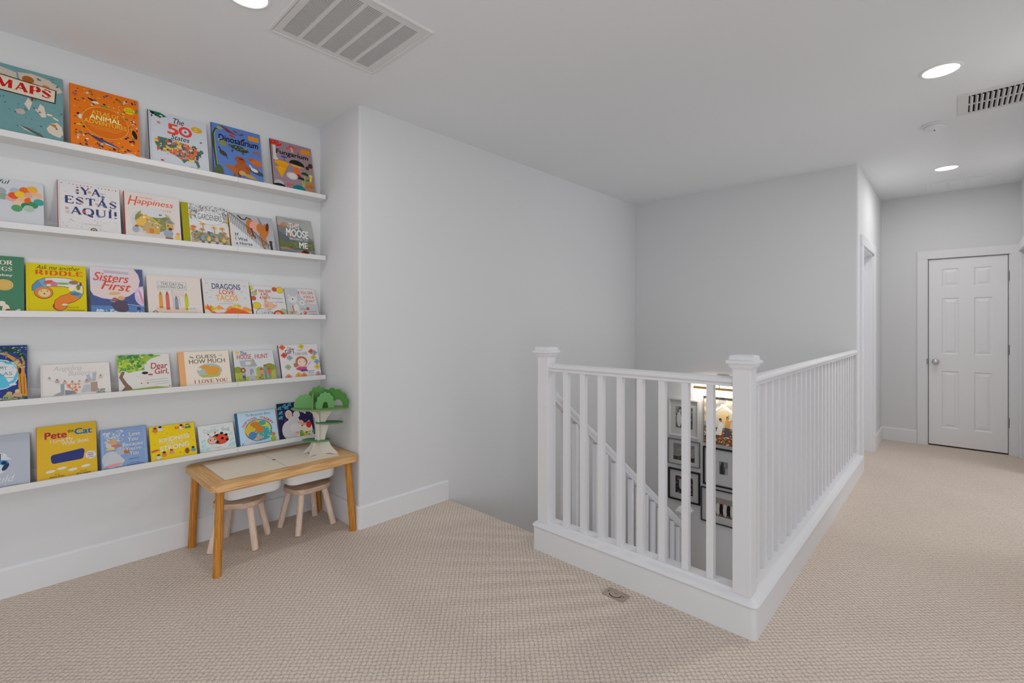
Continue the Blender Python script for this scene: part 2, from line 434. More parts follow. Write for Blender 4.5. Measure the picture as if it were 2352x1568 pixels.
b = MB(); b.lathe([(0.001, 0.0), (0.031, 0.0), (0.032, -0.004), (0.027, -0.010), (0.012, -0.013), (0.011, -0.03), (0.016, -0.036), (0.0255, -0.046), (0.028, -0.055), (0.026, -0.064), (0.017, -0.071), (0.001, -0.073)], (XD, 0.170, 0.915), CHROME, 'x', 32)
tag(b.build('door_knob', d1, smooth=True), 'round satin metal knob')
b = MB(); b.box(-0.0195, 0.006, DY1 - 0.002, DY1 + 0.010, 0.885, 0.945, HINGE); tag(b.build('strike_plate', d1, bevel=0.001), 'dark metal strike plate')

# door_2: doorway in the left wall of the hall
d2 = struct(empty('door_2', (0, Y_HALL, 0)))
b = MB()
b.box(D0 - 0.09, D0 - 0.004, -0.018, 0, 0, DT, TRIM); b.box(D1 + 0.004, D1 + 0.09, -0.018, 0, 0, DT, TRIM)
b.box(D0 - 0.09, D1 + 0.09, -0.018, 0, DT, DT + 0.09, TRIM)
b.build('casing', d2, bevel=0.002)
b = MB(); b.box(D0, D0 + 0.004, 0.001, 0.14, 0, DT, TRIM); b.box(D1 - 0.018, D1, 0.001, 0.14, 0, DT, TRIM); b.box(D0, D1, 0.001, 0.14, DT - 0.018, DT, TRIM)
b.box(D1 - 0.028, D1 - 0.018, 0.045, 0.085, 0, DT - 0.018, TRIM); b.box(D0 + 0.01, D1 - 0.018, 0.045, 0.085, DT - 0.03, DT - 0.018, TRIM)
b.build('jamb', d2, bevel=0.001)
b = MB(); b.box(D0 + 0.008, D1 - 0.022, 0.088, 0.123, 0.012, DT - 0.022, DOORM)
for (u0, u1) in ((0.12, 0.35), (0.43, 0.66)):
    for (z0, z1) in ((0.2, 0.82), (1.0, 1.6), (1.73, 1.92)):
        L = [[(D0 + u0 + i, 0.0879 + d, z0 + i), (D0 + u1 - i, 0.0879 + d, z0 + i), (D0 + u1 - i, 0.0879 + d, z1 - i), (D0 + u0 + i, 0.0879 + d, z1 - i)] for i, d in ((0, 0), (0.02, -0.006), (0.04, -0.007))]
        b.loft(L, DOORM)
b.build('door_panel', d2)
# door_3: casing and doorway at the far end of the right wall
d3 = struct(empty('door_3', (0, Y_HR, 0)))
b = MB()
b.box(6.842, 6.918, 0, 0.018, 0, 2.045, TRIM); b.box(6.215, 6.298, 0, 0.018, 0, 2.045, TRIM); b.box(6.21, 6.923, 0, 0.020, 2.047, 2.13, TRIM)
b.build('casing', d3, bevel=0.002)
b = MB(); b.box(6.305, 6.835, -0.10, -0.065, 0.012, 2.035, DOORM); b.build('door_panel', d3, bevel=0.002)

# ================================================================== RAILING AROUND THE STAIRWELL
rl = empty('stair_railing', (2.2, 0.68, 0), 0, 'white painted railing standing on the carpeted upper floor around the stair opening', 'railing')
def Lp(o, z):
    x0, x1, y0, y1 = 2.1446 + o, 2.2646 - o, 0.6123 + o, 0.7323 - o
    ye = 1.834 - o; xe = X_BACK
    r = max(0.004, 0.022 - o)
    pts = rpoly([(x0, y0), (xe, y0), (xe, y1), (x1, y1), (x1, ye), (x0, ye)], [r, 0, 0, 0, 0.005, max(0.004, 0.012 - o)], 5)
    return [(p[0] - 2.2, p[1] - 0.68, z) for p in pts]
b = MB(); b.loft([Lp(0, 0.0), Lp(0, 0.130), Lp(-0.006, 0.135), Lp(-0.008, 0.141), Lp(-0.005, 0.147), Lp(0.008, 0.160), Lp(0.024, 0.165), Lp(0.026, 0.168), Lp(0.030, 0.178)], TRIM)
b.build('base_curb', rl, smooth=True)
b = MB(); b.box(XW - 2.2, 2.2646 - 2.2, 0.70 - 0.68, 1.80 - 0.68, T, 0, TRIM); b.build('inner_skirt', rl)
def newel(parent, x, y, z0, ztop, name='newel_post'):
    h = 0.0383; b = MB(); b.box(x - h, x + h, y - h, y + h, z0, ztop, TRIM)
    nb = b.build(name, parent, bevel=0.003)
    b = MB(); lv = [(0, -0.030), (0.002, -0.024), (0.007, -0.018), (0.011, -0.010), (0.011, -0.002), (0.020, 0.0), (0.021, 0.006), (0.020, 0.012), (0.010, 0.016), (0.009, 0.030), (0.006, 0.034), (0.0, 0.036)]
    b.loft([[(x + sx * (h + o), y + sy * (h + o), ztop + dz) for sx, sy in ((-1, -1), (1, -1), (1, 1), (-1, 1))] for o, dz in lv], TRIM)
    b.build('newel_cap', nb)
NX, NY0, NY1 = 2.2016 - 2.2, 0.6751 - 0.68, 1.776 - 0.68
newel(rl, NX, NY0, 0.165, 1.158); newel(rl, NX, NY1, 0.165, 1.158)
RAILP = [(-0.021, 0), (0.021, 0), (0.021, 0.011), (0.025, 0.015), (0.031, 0.020), (0.032, 0.027), (0.028, 0.035), (0.018, 0.041), (0, 0.044), (-0.018, 0.041), (-0.028, 0.035), (-0.032, 0.027), (-0.031, 0.020), (-0.025, 0.015), (-0.021, 0.011)]
ZR = 1.053
b = MB(); b.loft([[(NX + o, y, ZR + z) for o, z in RAILP] for y in (NY0 + 0.0383, NY1 - 0.0383)], TRIM); b.build('handrail', rl, smooth=True)
b = MB(); b.loft([[(x, NY0 + o, ZR + z) for o, z in RAILP] for x in (NX + 0.0383, X_BACK - 2.2)], TRIM); b.build('handrail', rl, smooth=True)
first = None
def bal(x, y, z0, z1, parent):
    global first
    b = MB(); q = 0.016; b.box(x - q, x + q, y - q, y + q, z0, z1, TRIM)
    return b.build('baluster', parent, bevel=0.0015)
for k in range(8): bal(NX, 1.645 - 0.016 - 0.1158 * k - 0.68, 0.176, ZR, rl)
for k in range(24): bal(2.334 + 0.016 + 0.1170 * k - 2.2, NY0, 0.176, ZR, rl)

# railing going down the stairs
rs = empty('stair_railing', (2.29, 1.7665, 0), 0, 'white painted sloping railing on the outer side of the descending stairs', 'railing')
sl2 = -0.739
def zr(x): return 0.835 + (x - 2.293) * sl2          # underside of the sloping handrail
xa_, xb_ = 2.2646 - 2.29, 4.092 - 2.29
b = MB(); b.loft([[(x, o, zr(x + 2.29) + z * 1.6) for o, z in RAILP] for x in (2.2405 - 2.29, xb_)], TRIM); b.build('handrail', rs, smooth=True)
xs = 2.36
while xs < 4.07:
    zb = 0.09 + max(0, xs - X_STAIR) * sl + 0.012
    bal(xs - 2.29, 0, zb, zr(xs), rs); xs += 0.117
newel(rs, 4.13 - 2.29, 0, LAND, -0.335)
b = MB(); b.prism([(2.2655 - 2.29, 0.091), (X_STAIR - 2.29, 0.091), (4.09 - 2.29, 0.091 + (4.09 - X_STAIR) * sl), (4.09 - 2.29, 0.111 + (4.09 - X_STAIR) * sl), (X_STAIR - 2.29, 0.111), (2.2655 - 2.29, 0.111)], -0.036, 0.038, TRIM, axis='y')
b.build('bottom_rail', rs, bevel=0.002)

# ================================================================== CEILING FITTINGS
def can(x, y, label, power):
    o = empty('recessed_light', (x, y, H), 0, label, 'ceiling light', 'round recessed ceiling lights')
    b = MB(); b.lathe([(0.079, 0.0), (0.095, 0.0), (0.094, -0.003), (0.088, -0.006), (0.081, -0.006), (0.079, -0.003)], (0, 0, 0), CEIL, n=48)
    me = b.build('trim_ring', o, smooth=True)
    b = MB(); b.lathe([(0.001, -0.001), (0.0795, -0.001), (0.0795, -0.003), (0.001, -0.0035)], (0, 0, 0), GLOW, n=48); b.build('diffuser', o, smooth=True)
    area('lamp', (0, 0, -0.012), (0, 0, 0), 0.15, 0, power, (1.0, 0.975, 0.94), 'DISK', o)
    return o
CANP = 9
can(0.72, 2.235, 'round white recessed ceiling light beside the large square return vent', 6.5)
can(3.58, 0.066, 'larger round recessed ceiling light at upper right, nearest the slotted vent', 14)
can(5.862, 0.07, 'small looking round recessed ceiling light in the hall near the closed door', 7)
# unseen copies of these lights, added behind the camera
def can_out(x, y, lab): can(x, y, lab, 6)
can(0.72, -0.9, 'round recessed ceiling light near the window, right one of two', 2.5)
can_out(-1.3, -0.9, 'round recessed ceiling light near the window, left one of two')

# large square return vent
rv = empty('return_vent', (1.147, 2.135, H), 0, 'large square white ceiling return vent with five louvred strips', 'ceiling vent')
hw = 0.283
b = MB(); 
def ring(b, h0, h1, z0, z1, m, inner=None):
    b.loft([[(-h0, -h0, z0), (h0, -h0, z0), (h0, h0, z0), (-h0, h0, z0)], [(-h1, -h1, z1), (h1, -h1, z1), (h1, h1, z1), (-h1, h1, z1)]], m, cap=False)
ring(b, hw, hw - 0.006, 0, -0.010, VENTM); ring(b, hw - 0.006, hw - 0.016, -0.010, -0.010, VENTM); ring(b, hw - 0.016, hw - 0.020, -0.010, -0.004, VENTM)
# face plate with five openings, long way across x... strips run along y
strips = [(-0.232 + 0.0955 * k, -0.232 + 0.0955 * k + 0.077) for k in range(5)]
q = hw - 0.020; ya, yb = -0.232, 0.236
b.box(-q, q, -q, ya, -0.007, -0.003, VENTM); b.box(-q, q, yb, q, -0.007, -0.003, VENTM)
edges = [-q] + [e for s in strips for e in s] + [q]
for i in range(0, len(edges), 2): b.box(edges[i], edges[i + 1], ya, yb, -0.007, -0.003, VENTM)
b.build('frame', rv)
for x0, x1 in strips:
    b = MB(); n = 46; st = (yb - ya) / n
    b.box(x0, x1, ya, yb, -0.0012, -0.0006, mat('vent_back', (62, 62, 62), 0.9, 0.1))  # dark grey backing paints the shade between the slats
    for i in range(n):
        y = ya + i * st
        b.prism([(y, -0.0062), (y + st * 0.80, -0.0052), (y + st * 0.80, -0.0046), (y, -0.0056)], x0, x1, VENTM, axis='x')
    b.build('louver_panel', rv)
# slotted supply vent at the right
sv = empty('supply_vent', (4.25, -0.004, H), 0, 'long slotted white supply vent cut by the right edge of the photo', 'ceiling vent')
Lv = -0.62; hv = 0.195; SLOT = mat('vent_cavity', (24, 22, 20), 0.9, 0.1)  # near black paints the shade inside the slots
b = MB()
b.box(-hv, hv, Lv, -0.055, 0, 0, VENTM) if False else None
b.box(-hv, hv, -0.050, 0, -0.006, 0, VENTM); b.box(-hv, hv, Lv, Lv + 0.05, -0.006, 0, VENTM)
b.box(-hv, -0.160, Lv + 0.05, -0.050, -0.006, 0, VENTM); b.box(0.160, hv, Lv + 0.05, -0.050, -0.006, 0, VENTM); b.box(-0.008, 0.008, Lv + 0.05, -0.050, -0.008, 0, VENTM)
b.build('frame', sv, bevel=0.0015)
b = MB(); b.box(-0.160, 0.160, Lv + 0.05, -0.050, -0.0012, -0.0004, SLOT); tag(b.build('cavity', sv), 'dark slots behind the blades')
y = -0.056; n = 0
while y > Lv + 0.06:
    b = MB()
    b.prism([(y, -0.002), (y - 0.009, -0.013), (y - 0.0105, -0.0125), (y - 0.0015, -0.0015)], -0.160, 0.160, VENTM, axis='x')
    b.box(-0.160, 0.160, y - 0.0145, y - 0.0085, -0.0135, -0.0120, VENTM)
    b.build('blade', sv); y -= 0.0235; n += 1
# smoke detector
sd = empty('smoke_detector', (4.53, 0.117, H), 0, 'round white smoke detector on the ceiling between the two hall lights', 'smoke detector')
b = MB(); b.lathe([(0.001, 0), (0.072, 0), (0.073, -0.010), (0.068, -0.014), (0.001, -0.014)], (0, 0, 0), TRIM, n=40); b.build('base', sd, smooth=True)
b = MB(); b.lathe([(0.001, -0.0145), (0.057, -0.0145), (0.058, -0.020), (0.054, -0.030), (0.040, -0.038), (0.001, -0.040)], (0, 0, 0), TRIM, n=40); c_ = b.build('cover', sd, smooth=True)
b = MB(); b.box(-0.012, 0.012, -0.004, 0.004, -0.042, -0.0395, mat('sensor_grey', (110, 110, 110))); b.build('test_button', sd)
# flush painted panel vent before the end wall
fv = empty('panel_vent', (6.57, -0.005, H), 0, 'flush white ceiling vent with three blank panels in front of the closed hall door', 'ceiling vent')
b = MB(); b.box(-0.205, 0.205, -0.24, 0.24, -0.004, 0, CEIL); b.build('frame', fv, bevel=0.001)
for k in range(3):
    y0 = -0.20 + 0.14 * k
    b = MB(); b.box(-0.165, 0.165, y0, y0 + 0.118, -0.009, -0.0042, CEIL); b.build('panel', fv, bevel=0.002)

# floor outlet plate beside the railing
fo = empty('floor_outlet', (2.052, 1.221, 0.0005), 0, 'small brown metal floor outlet cover in the carpet beside the railing', 'floor outlet')
PLT = mat('bronze_plate', (134, 121, 110), 0.45, 0.4, g=1.8)
b = MB(); b.prism(rpoly([(-0.036, -0.058), (0.036, -0.058), (0.036, 0.058), (-0.036, 0.058)], 0.004), 0, 0.005, PLT); b.build('cover_plate', fo, bevel=0.001)
b = MB(); b.lathe([(0.001, 0.005), (0.0285, 0.005), (0.0285, 0.0068), (0.001, 0.0075)], (0, 0, 0), PLT, n=36); b.build('cap', fo, smooth=True)
INKD = mat('dark_gap', (20, 14, 10), 0.8, 0.2)
b = MB()
a0, a1 = math.radians(118), math.radians(272); pts = []
for r in (0.0290, 0.0325):
    seq = [(r * math.cos(a0 + (a1 - a0) * i / 24), r * math.sin(a0 + (a1 - a0) * i / 24)) for i in range(25)]
    pts += seq if r < 0.03 else seq[::-1]
b.prism(pts, 0.0051, 0.0056, INKD)
b.box(-0.0012, 0.0012, -0.009, 0.009, 0.0075, 0.0078, INKD)
for sy in (-1, 1): b.lathe([(0.0005, 0.005), (0.003, 0.005), (0.003, 0.0056), (0.0005, 0.0056)], (0.0, 0.041 * sy, 0), INKD, n=12)
b.build('slot_mark', fo)
# ================================================================== PICTURE LEDGES
ROWZ = [2.235, 1.807, 1.391, 0.969, 0.565]      # top of the front lip
ROWN = ['top', 'second', 'middle', 'fourth', 'lowest']
def ledge(x0, x1, z, label, group):
    o = empty('picture_ledge', ((x0 + x1) / 2, Y_SHELF, z), 0, label, 'picture ledge', group)
    h = (x1 - x0) / 2 - 0.0006
    b = MB(); b.box(-h, h, -0.120, -0.013, -0.030, -0.018, LEDGE); b.build('shelf_board', o, bevel=0.0008)
    b = MB(); b.box(-h, h, -0.1295, -0.1202, -0.030, 0, LEDGE); b.build('front_lip', o, bevel=0.0012)
    b = MB(); b.box(-h, h, -0.0128, -0.0005, -0.030, 0.040, LEDGE); b.build('back_rail', o, bevel=0.001)
    return o
for r, z in enumerate(ROWZ):
    g = 'white picture ledges in the alcove'
    ledge(-0.20, 0.994, z, 'white picture ledge, long left piece of the %s row of books' % ROWN[r], g)
    ledge(0.994, 1.556, z, 'white picture ledge, short right piece of the %s row of books' % ROWN[r], g)

# ================================================================== BOOKS
def text_mesh(s, shear=0.0, bold=0.0, ls=1.0):
    cu = bpy.data.curves.new('t', 'FONT'); cu.body = s; cu.size = 1; cu.shear = shear; bold = 0.0
    cu.offset = bold; cu.resolution_u = 3; cu.fill_mode = 'FRONT'; cu.space_character = ls
    o = bpy.data.objects.new('t', cu); C.objects.link(o)
    bpy.context.view_layer.update()
    me = bpy.data.meshes.new_from_object(o.evaluated_get(bpy.context.evaluated_depsgraph_get()))
    vs = [tuple(v.co) for v in me.vertices]; fs = [tuple(p.vertices) for p in me.polygons]
    bpy.data.objects.remove(o); bpy.data.curves.remove(cu); bpy.data.meshes.remove(me)
    return vs, fs
class Art:
    """flat printing on a cover: x, y run 0..1 over the cover"""
    def __init__(s, mb, W, Hh, pl, eps=0.00005):
        s.mb = mb; s.W = W; s.H = Hh; s.k = 1; s.pl = pl; s.eps = eps; s.rnd = random.Random(7)
    def put(s, pts, fs, col):
        d = s.k * s.eps
        s.mb.add([s.pl(min(1, max(0, x)) * s.W, min(1, max(0, y)) * s.H, d) for x, y in pts], fs, ink(col))
    def P(s, pts, col): s.put(pts, [tuple(range(len(pts)))], col); s.k += 1; return s
    def R(s, x0, y0, x1, y1, col): return s.P([(x0, y0), (x1, y0), (x1, y1), (x0, y1)], col)
    def ell(s, cx, cy, rx, ry, rot=0, n=20, a0=0, a1=360):
        r = math.radians(rot); o = []
        full = a1 - a0 >= 360
        for i in range(n if full else n + 1):
            a = math.radians(a0 + (a1 - a0) * i / n); u, v = rx * s.W * math.cos(a), ry * s.H * math.sin(a)
            o.append((cx + (u * math.cos(r) - v * math.sin(r)) / s.W, cy + (u * math.sin(r) + v * math.cos(r)) / s.H))
        return o
    def E(s, cx, cy, rx, ry, col, rot=0, n=20): return s.P(s.ell(cx, cy, rx, ry, rot, n), col)
    def O(s, cx, cy, rx, ry, t, col, n=28):
        a = s.ell(cx, cy, rx, ry, 0, n); b = s.ell(cx, cy, rx - t, ry - t * s.W / s.H, 0, n)
        s.put(a + b, [(i, (i + 1) % n, n + (i + 1) % n, n + i) for i in range(n)], col); s.k += 1; return s
    def L(s, pts, w, col, w1=None):
        w1 = w if w1 is None else w1; A = []; B = []; n = len(pts)
        for i, p in enumerate(pts):
            q0 = pts[max(0, i - 1)]; q1 = pts[min(n - 1, i + 1)]
            dx, dy = (q1[0] - q0[0]) * s.W, (q1[1] - q0[1]) * s.H; l = math.hypot(dx, dy) or 1
            ww = (w + (w1 - w) * i / max(1, n - 1)) / 2 * s.W
            A.append((p[0] - dy / l * ww / s.W, p[1] + dx / l * ww / s.H)); B.append((p[0] + dy / l * ww / s.W, p[1] - dx / l * ww / s.H))
        s.put(A + B, [(i, i + 1, n + i + 1, n + i) for i in range(n - 1)], col); s.k += 1; return s
    def T(s, t, x0, y0, x1, y1, col, shear=0.0, bold=0.012, rot=0.0):
        vs, fs = text_mesh(t, shear, bold)
        if not vs: return s
        ax = min(v[0] for v in vs); bx = max(v[0] for v in vs); ay = min(v[1] for v in vs); by = max(v[1] for v in vs)
        cx, cy = (x0 + x1) / 2, (y0 + y1) / 2; r = math.radians(rot); pts = []
        for v in vs:
            u = ((v[0] - ax) / (bx - ax) - 0.5) * (x1 - x0) * s.W; q = ((v[1] - ay) / (by - ay) - 0.5) * (y1 - y0) * s.H
            pts.append((cx + (u * math.cos(r) - q * math.sin(r)) / s.W, cy + (u * math.sin(r) + q * math.cos(r)) / s.H))
        s.put(pts, fs, col)
        if bold >= 0.01:
            em = (x1 - x0) / (bx - ax) * bold * (0.55 if bold < 0.03 else 0.5)
            ey = (y1 - y0) / (by - ay) * bold * 0.35
            for dx, dy in ((em, ey), (-em, -ey), (em, -ey), (-em, ey)) if bold >= 0.03 else ((em, 0), (-em, 0)):
                s.k += 0.3; s.put([(q[0] + dx, q[1] + dy) for q in pts], fs, col)
        s.k += 1; return s
    def S(s, n, x0, y0, x1, y1, cols, a=0.02, b=0.012, seed=1, avoid=None):
        R_ = random.Random(seed)
        for i in range(n):
            x, y = R_.uniform(x0, x1), R_.uniform(y0, y1)
            if avoid and ((x - avoid[0]) / avoid[2]) ** 2 + ((y - avoid[1]) / avoid[3]) ** 2 < 1: continue
            c = cols[i % len(cols)]; f = R_.uniform(0.6, 1.4)
            if R_.random() < 0.35:
                aa = R_.uniform(0, 6.28); pts = [(x + math.cos(aa + t) * a * f * q, y + math.sin(aa + t) * a * f * q * s.W / s.H) for t, q in ((0, 1.4), (1.9, .6), (3.3, 1.2), (4.4, .5))]
            else: pts = s.ell(x, y, a * f, b * f, R_.uniform(-60, 60), 8)
            s.put(pts, [tuple(range(len(pts)))], c)
            s.k += 0.12
        s.k += 1; return s
    def tree_leaf(s, *a): return s


# stroke-drawn roman capitals for the covers set in a serif face: (width, [(pen, points)]), serifs as [(x, y, half length)]
def _arc(cx, cy, rx, ry, a0, a1, n=12):
    return [(cx + rx * math.cos(math.radians(a0 + (a1 - a0) * i / n)), cy + ry * math.sin(math.radians(a0 + (a1 - a0) * i / n))) for i in range(n + 1)]
K, k_ = 1.0, 0.38       # thick and thin pens
SERIF = {
 'A': (.78, [(k_, [(.10, 0), (.39, 1)]), (K, [(.37, 1), (.68, 0)]), (k_, [(.2, .33), (.58, .33)])], [(.10, 0, .10), (.68, 0, .12)]),
 'C': (.74, [(K, _arc(.42, .5, .33, .48, 130, 230)), (k_, _arc(.42, .5, .33, .48, 40, 130)), (k_, _arc(.42, .5, .33, .48, 230, 320)), (k_, [(.67, .98), (.67, .7)])], []),
 'D': (.80, [(K, [(.16, 0), (.16, 1)]), (k_, [(.16, .98), (.36, .98)]), (k_, [(.16, .02), (.36, .02)]), (K, _arc(.36, .5, .33, .48, 60, -60)), (k_, _arc(.36, .5, .33, .48, 90, 60, 4)), (k_, _arc(.36, .5, .33, .48, -60, -90, 4))], [(.16, 0, .12), (.16, 1, .12)]),
 'E': (.66, [(K, [(.16, 0), (.16, 1)]), (k_, [(.16, .98), (.6, .98)]), (k_, [(.16, .02), (.62, .02)]), (k_, [(.16, .52), (.46, .52)]), (k_, [(.6, 1), (.6, .78)]), (k_, [(.62, 0), (.62, .24)]), (k_, [(.46, .62), (.46, .42)])], [(.16, 0, .12), (.16, 1, .12)]),
 'F': (.62, [(K, [(.16, 0), (.16, 1)]), (k_, [(.16, .98), (.58, .98)]), (k_, [(.16, .52), (.44, .52)]), (k_, [(.58, 1), (.58, .78)]), (k_, [(.44, .62), (.44, .42)])], [(.16, 0, .13), (.16, 1, .12)]),
 'G': (.80, [(K, _arc(.42, .5, .33, .48, 130, 230)), (k_, _arc(.42, .5, .33, .48, 40, 130)), (k_, _arc(.42, .5, .33, .48, 230, 310)), (K, [(.66, .1), (.66, .42)]), (k_, [(.67, .98), (.67, .7)])], [(.64, .44, .12)]),
 'H': (.86, [(K, [(.16, 0), (.16, 1)]), (K, [(.70, 0), (.70, 1)]), (k_, [(.16, .52), (.70, .52)])], [(.16, 0, .12), (.16, 1, .12), (.70, 0, .12), (.70, 1, .12)]),
 'I': (.36, [(K, [(.18, 0), (.18, 1)])], [(.18, 0, .13), (.18, 1, .13)]),
 'K': (.82, [(K, [(.16, 0), (.16, 1)]), (k_, [(.68, 1), (.2, .42)]), (K, [(.34, .58), (.70, 0)])], [(.16, 0, .12), (.16, 1, .12), (.70, 0, .11), (.66, 1, .11)]),
 'L': (.64, [(K, [(.16, 0), (.16, 1)]), (k_, [(.16, .02), (.6, .02)]), (k_, [(.6, 0), (.6, .26)])], [(.16, 0, .12), (.16, 1, .12)]),
 'M': (1.0, [(k_, [(.16, 0), (.16, 1)]), (K, [(.18, 1), (.48, .02)]), (k_, [(.48, .02), (.80, 1)]), (K, [(.82, 0), (.82, 1)])], [(.16, 0, .11), (.82, 0, .12), (.14, 1, .10), (.84, 1, .10)]),
 'N': (.86, [(k_, [(.16, 0), (.16, 1)]), (K, [(.16, 1), (.70, 0)]), (k_, [(.70, 0), (.70, 1)])], [(.16, 0, .11), (.12, 1, .10), (.70, 1, .11)]),
 'O': (.82, [(K, _arc(.41, .5, .33, .48, 130, 230)), (K, _arc(.41, .5, .33, .48, 50, -50)), (k_, _arc(.41, .5, .33, .48, 50, 130)), (k_, _arc(.41, .5, .33, .48, 230, 310))], []),
 'P': (.68, [(K, [(.16, 0), (.16, 1)]), (k_, [(.16, .98), (.36, .98)]), (k_, [(.16, .48), (.36, .48)]), (K, _arc(.36, .73, .24, .25, 75, -75))], [(.16, 0, .13), (.16, 1, .12)]),
 'R': (.78, [(K, [(.16, 0), (.16, 1)]), (k_, [(.16, .98), (.36, .98)]), (k_, [(.16, .50), (.36, .50)]), (K, _arc(.36, .74, .24, .24, 75, -75)), (K, [(.38, .5), (.68, 0)])], [(.16, 0, .12), (.16, 1, .12), (.70, 0, .08)]),
 'S': (.62, [(k_, _arc(.31, .75, .21, .23, 30, 130)), (K, [(.12, .80), (.15, .64), (.31, .52), (.47, .38), (.50, .22)]), (k_, _arc(.31, .25, .21, .23, -30, -150)), (k_, [(.52, .98), (.52, .74)]), (k_, [(.10, .02), (.10, .26)])], []),
 'T': (.72, [(K, [(.36, 0), (.36, 1)]), (k_, [(.06, .98), (.66, .98)]), (k_, [(.06, 1), (.06, .76)]), (k_, [(.66, 1), (.66, .76)])], [(.36, 0, .13)]),
 'U': (.84, [(K, [(.16, 1), (.16, .34)]), (K, _arc(.43, .34, .27, .32, 180, 240, 5)), (k_, _arc(.43, .34, .27, .32, 240, 360)), (k_, [(.70, .34), (.70, 1)])], [(.16, 1, .12), (.70, 1, .11)]),
 'V': (.78, [(K, [(.12, 1), (.42, 0)]), (k_, [(.42, 0), (.70, 1)])], [(.12, 1, .11), (.70, 1, .10)]),
 'W': (1.1, [(K, [(.10, 1), (.34, 0)]), (k_, [(.34, 0), (.56, .95)]), (K, [(.54, 1), (.78, 0)]), (k_, [(.78, 0), (1.0, 1)])], [(.10, 1, .10), (1.0, 1, .10)]),
 'Y': (.76, [(K, [(.10, 1), (.38, .46)]), (k_, [(.38, .46), (.68, 1)]), (K, [(.38, .48), (.38, 0)])], [(.10, 1, .11), (.68, 1, .10), (.38, 0, .13)]),
 '!': (.30, [(K, [(.15, .98), (.15, .34)]), (K, [(.15, .12), (.15, 0)])], []),
 '\u00a1': (.30, [(K, [(.15, .62), (.15, -.04)]), (K, [(.15, .96), (.15, .84)])], []),
 ' ': (.36, [], []),
}
SERIF['Q'] = (SERIF['O'][0], SERIF['O'][1] + [(K, [(.36, .10), (.56, -.06), (.74, -.14)])], [])
SERIF['\u00c1'] = (.78, SERIF['A'][1] + [(K, [(.40, 1.10), (.50, 1.22)])], SERIF['A'][2])
SERIF['\u00cd'] = (.36, SERIF['I'][1] + [(K, [(.18, 1.10), (.28, 1.22)])], SERIF['I'][2])
def serif(a, t, x0, y0, x1, y1, col, pen=.16, gap=.06, rot=0.0):
    total = sum(SERIF[c][0] + gap for c in t) - gap
    sx = (x1 - x0) / total; sy = y1 - y0; cx, cy = (x0 + x1) / 2, (y0 + y1) / 2; r = math.radians(rot)
    def M(p, ox):
        u = (x0 + (ox + p[0]) * sx - cx) * a.W; v = (y0 + p[1] * sy - cy) * a.H
        return (cx + (u * math.cos(r) - v * math.sin(r)) / a.W, cy + (u * math.sin(r) + v * math.cos(r)) / a.H)
    ox = 0.0; kk = a.k
    for c in t:
        wd, strokes, sf = SERIF[c]
        for p_, pts in strokes:
            a.L([M(q, ox) for q in pts], pen * p_ * sx, col); a.k -= .93
        for x, y, hl in sf:
            yy = y + (.018 if y < .2 else -.018)
            a.L([M((x - hl, yy), ox), M((x + hl, yy), ox)], .045 * sy * a.H / a.W, col); a.k -= .93
        ox += wd + gap
    a.k = max(a.k, kk) + 1; return a

def book(row, x0, W, Hh, cover, spine, th, label, draw=None, rounded=0, inks=None, name='picture_book'):
    z = ROWZ[row] - 0.018 + 0.0005
    yb = 3.284
    lean = math.asin(min(0.5, (3.3745 - th - yb) / Hh))
    o = empty(name, (x0, yb, z), 0, label, 'book', 'picture books on the %s ledge' % ROWN[row])
    o.rotation_euler = (-lean, 0, 0)
    bd = 0.0022; mc = ink(cover); ms = ink(spine)
    b = MB()
    if rounded:
        poly = rpoly([(0.002, 0), (W, 0), (W, Hh), (0.002, Hh)], [0, rounded, rounded, 0])
        b.prism(poly, 0, bd, mc, axis='y'); b.prism(poly, th - bd, th, mc, axis='y')
    else:
        b.box(0.0025, W, 0, bd, 0, Hh, mc); b.box(0.0025, W, th - bd, th, 0, Hh, mc)
    b.box(0, 0.0025, 0, th, 0, Hh, ms)
    art = Art(b, W, Hh, lambda x, y, d: (x, -d, y))
    if draw: draw(art)
    b.flat = False
    b.build('cover', o)
    b = MB(); b.box(0.003, W - 0.003, bd, th - bd, 0.003, Hh - 0.003, PAGES); b.build('pages', o)
    return o
Wt = (184, 182, 180); Cr = (196, 186, 174); Bk = (28, 26, 28); Rd = (190, 62, 48); Nv = (52, 56, 96)
GD = (196, 160, 60); OR = (214, 112, 30); YL = (214, 186, 40); GR = (62, 112, 72); LB = (140, 172, 196); TL = (70, 140, 140)
PK = (206, 150, 146); GY = (140, 142, 146); BR = (120, 80, 50)

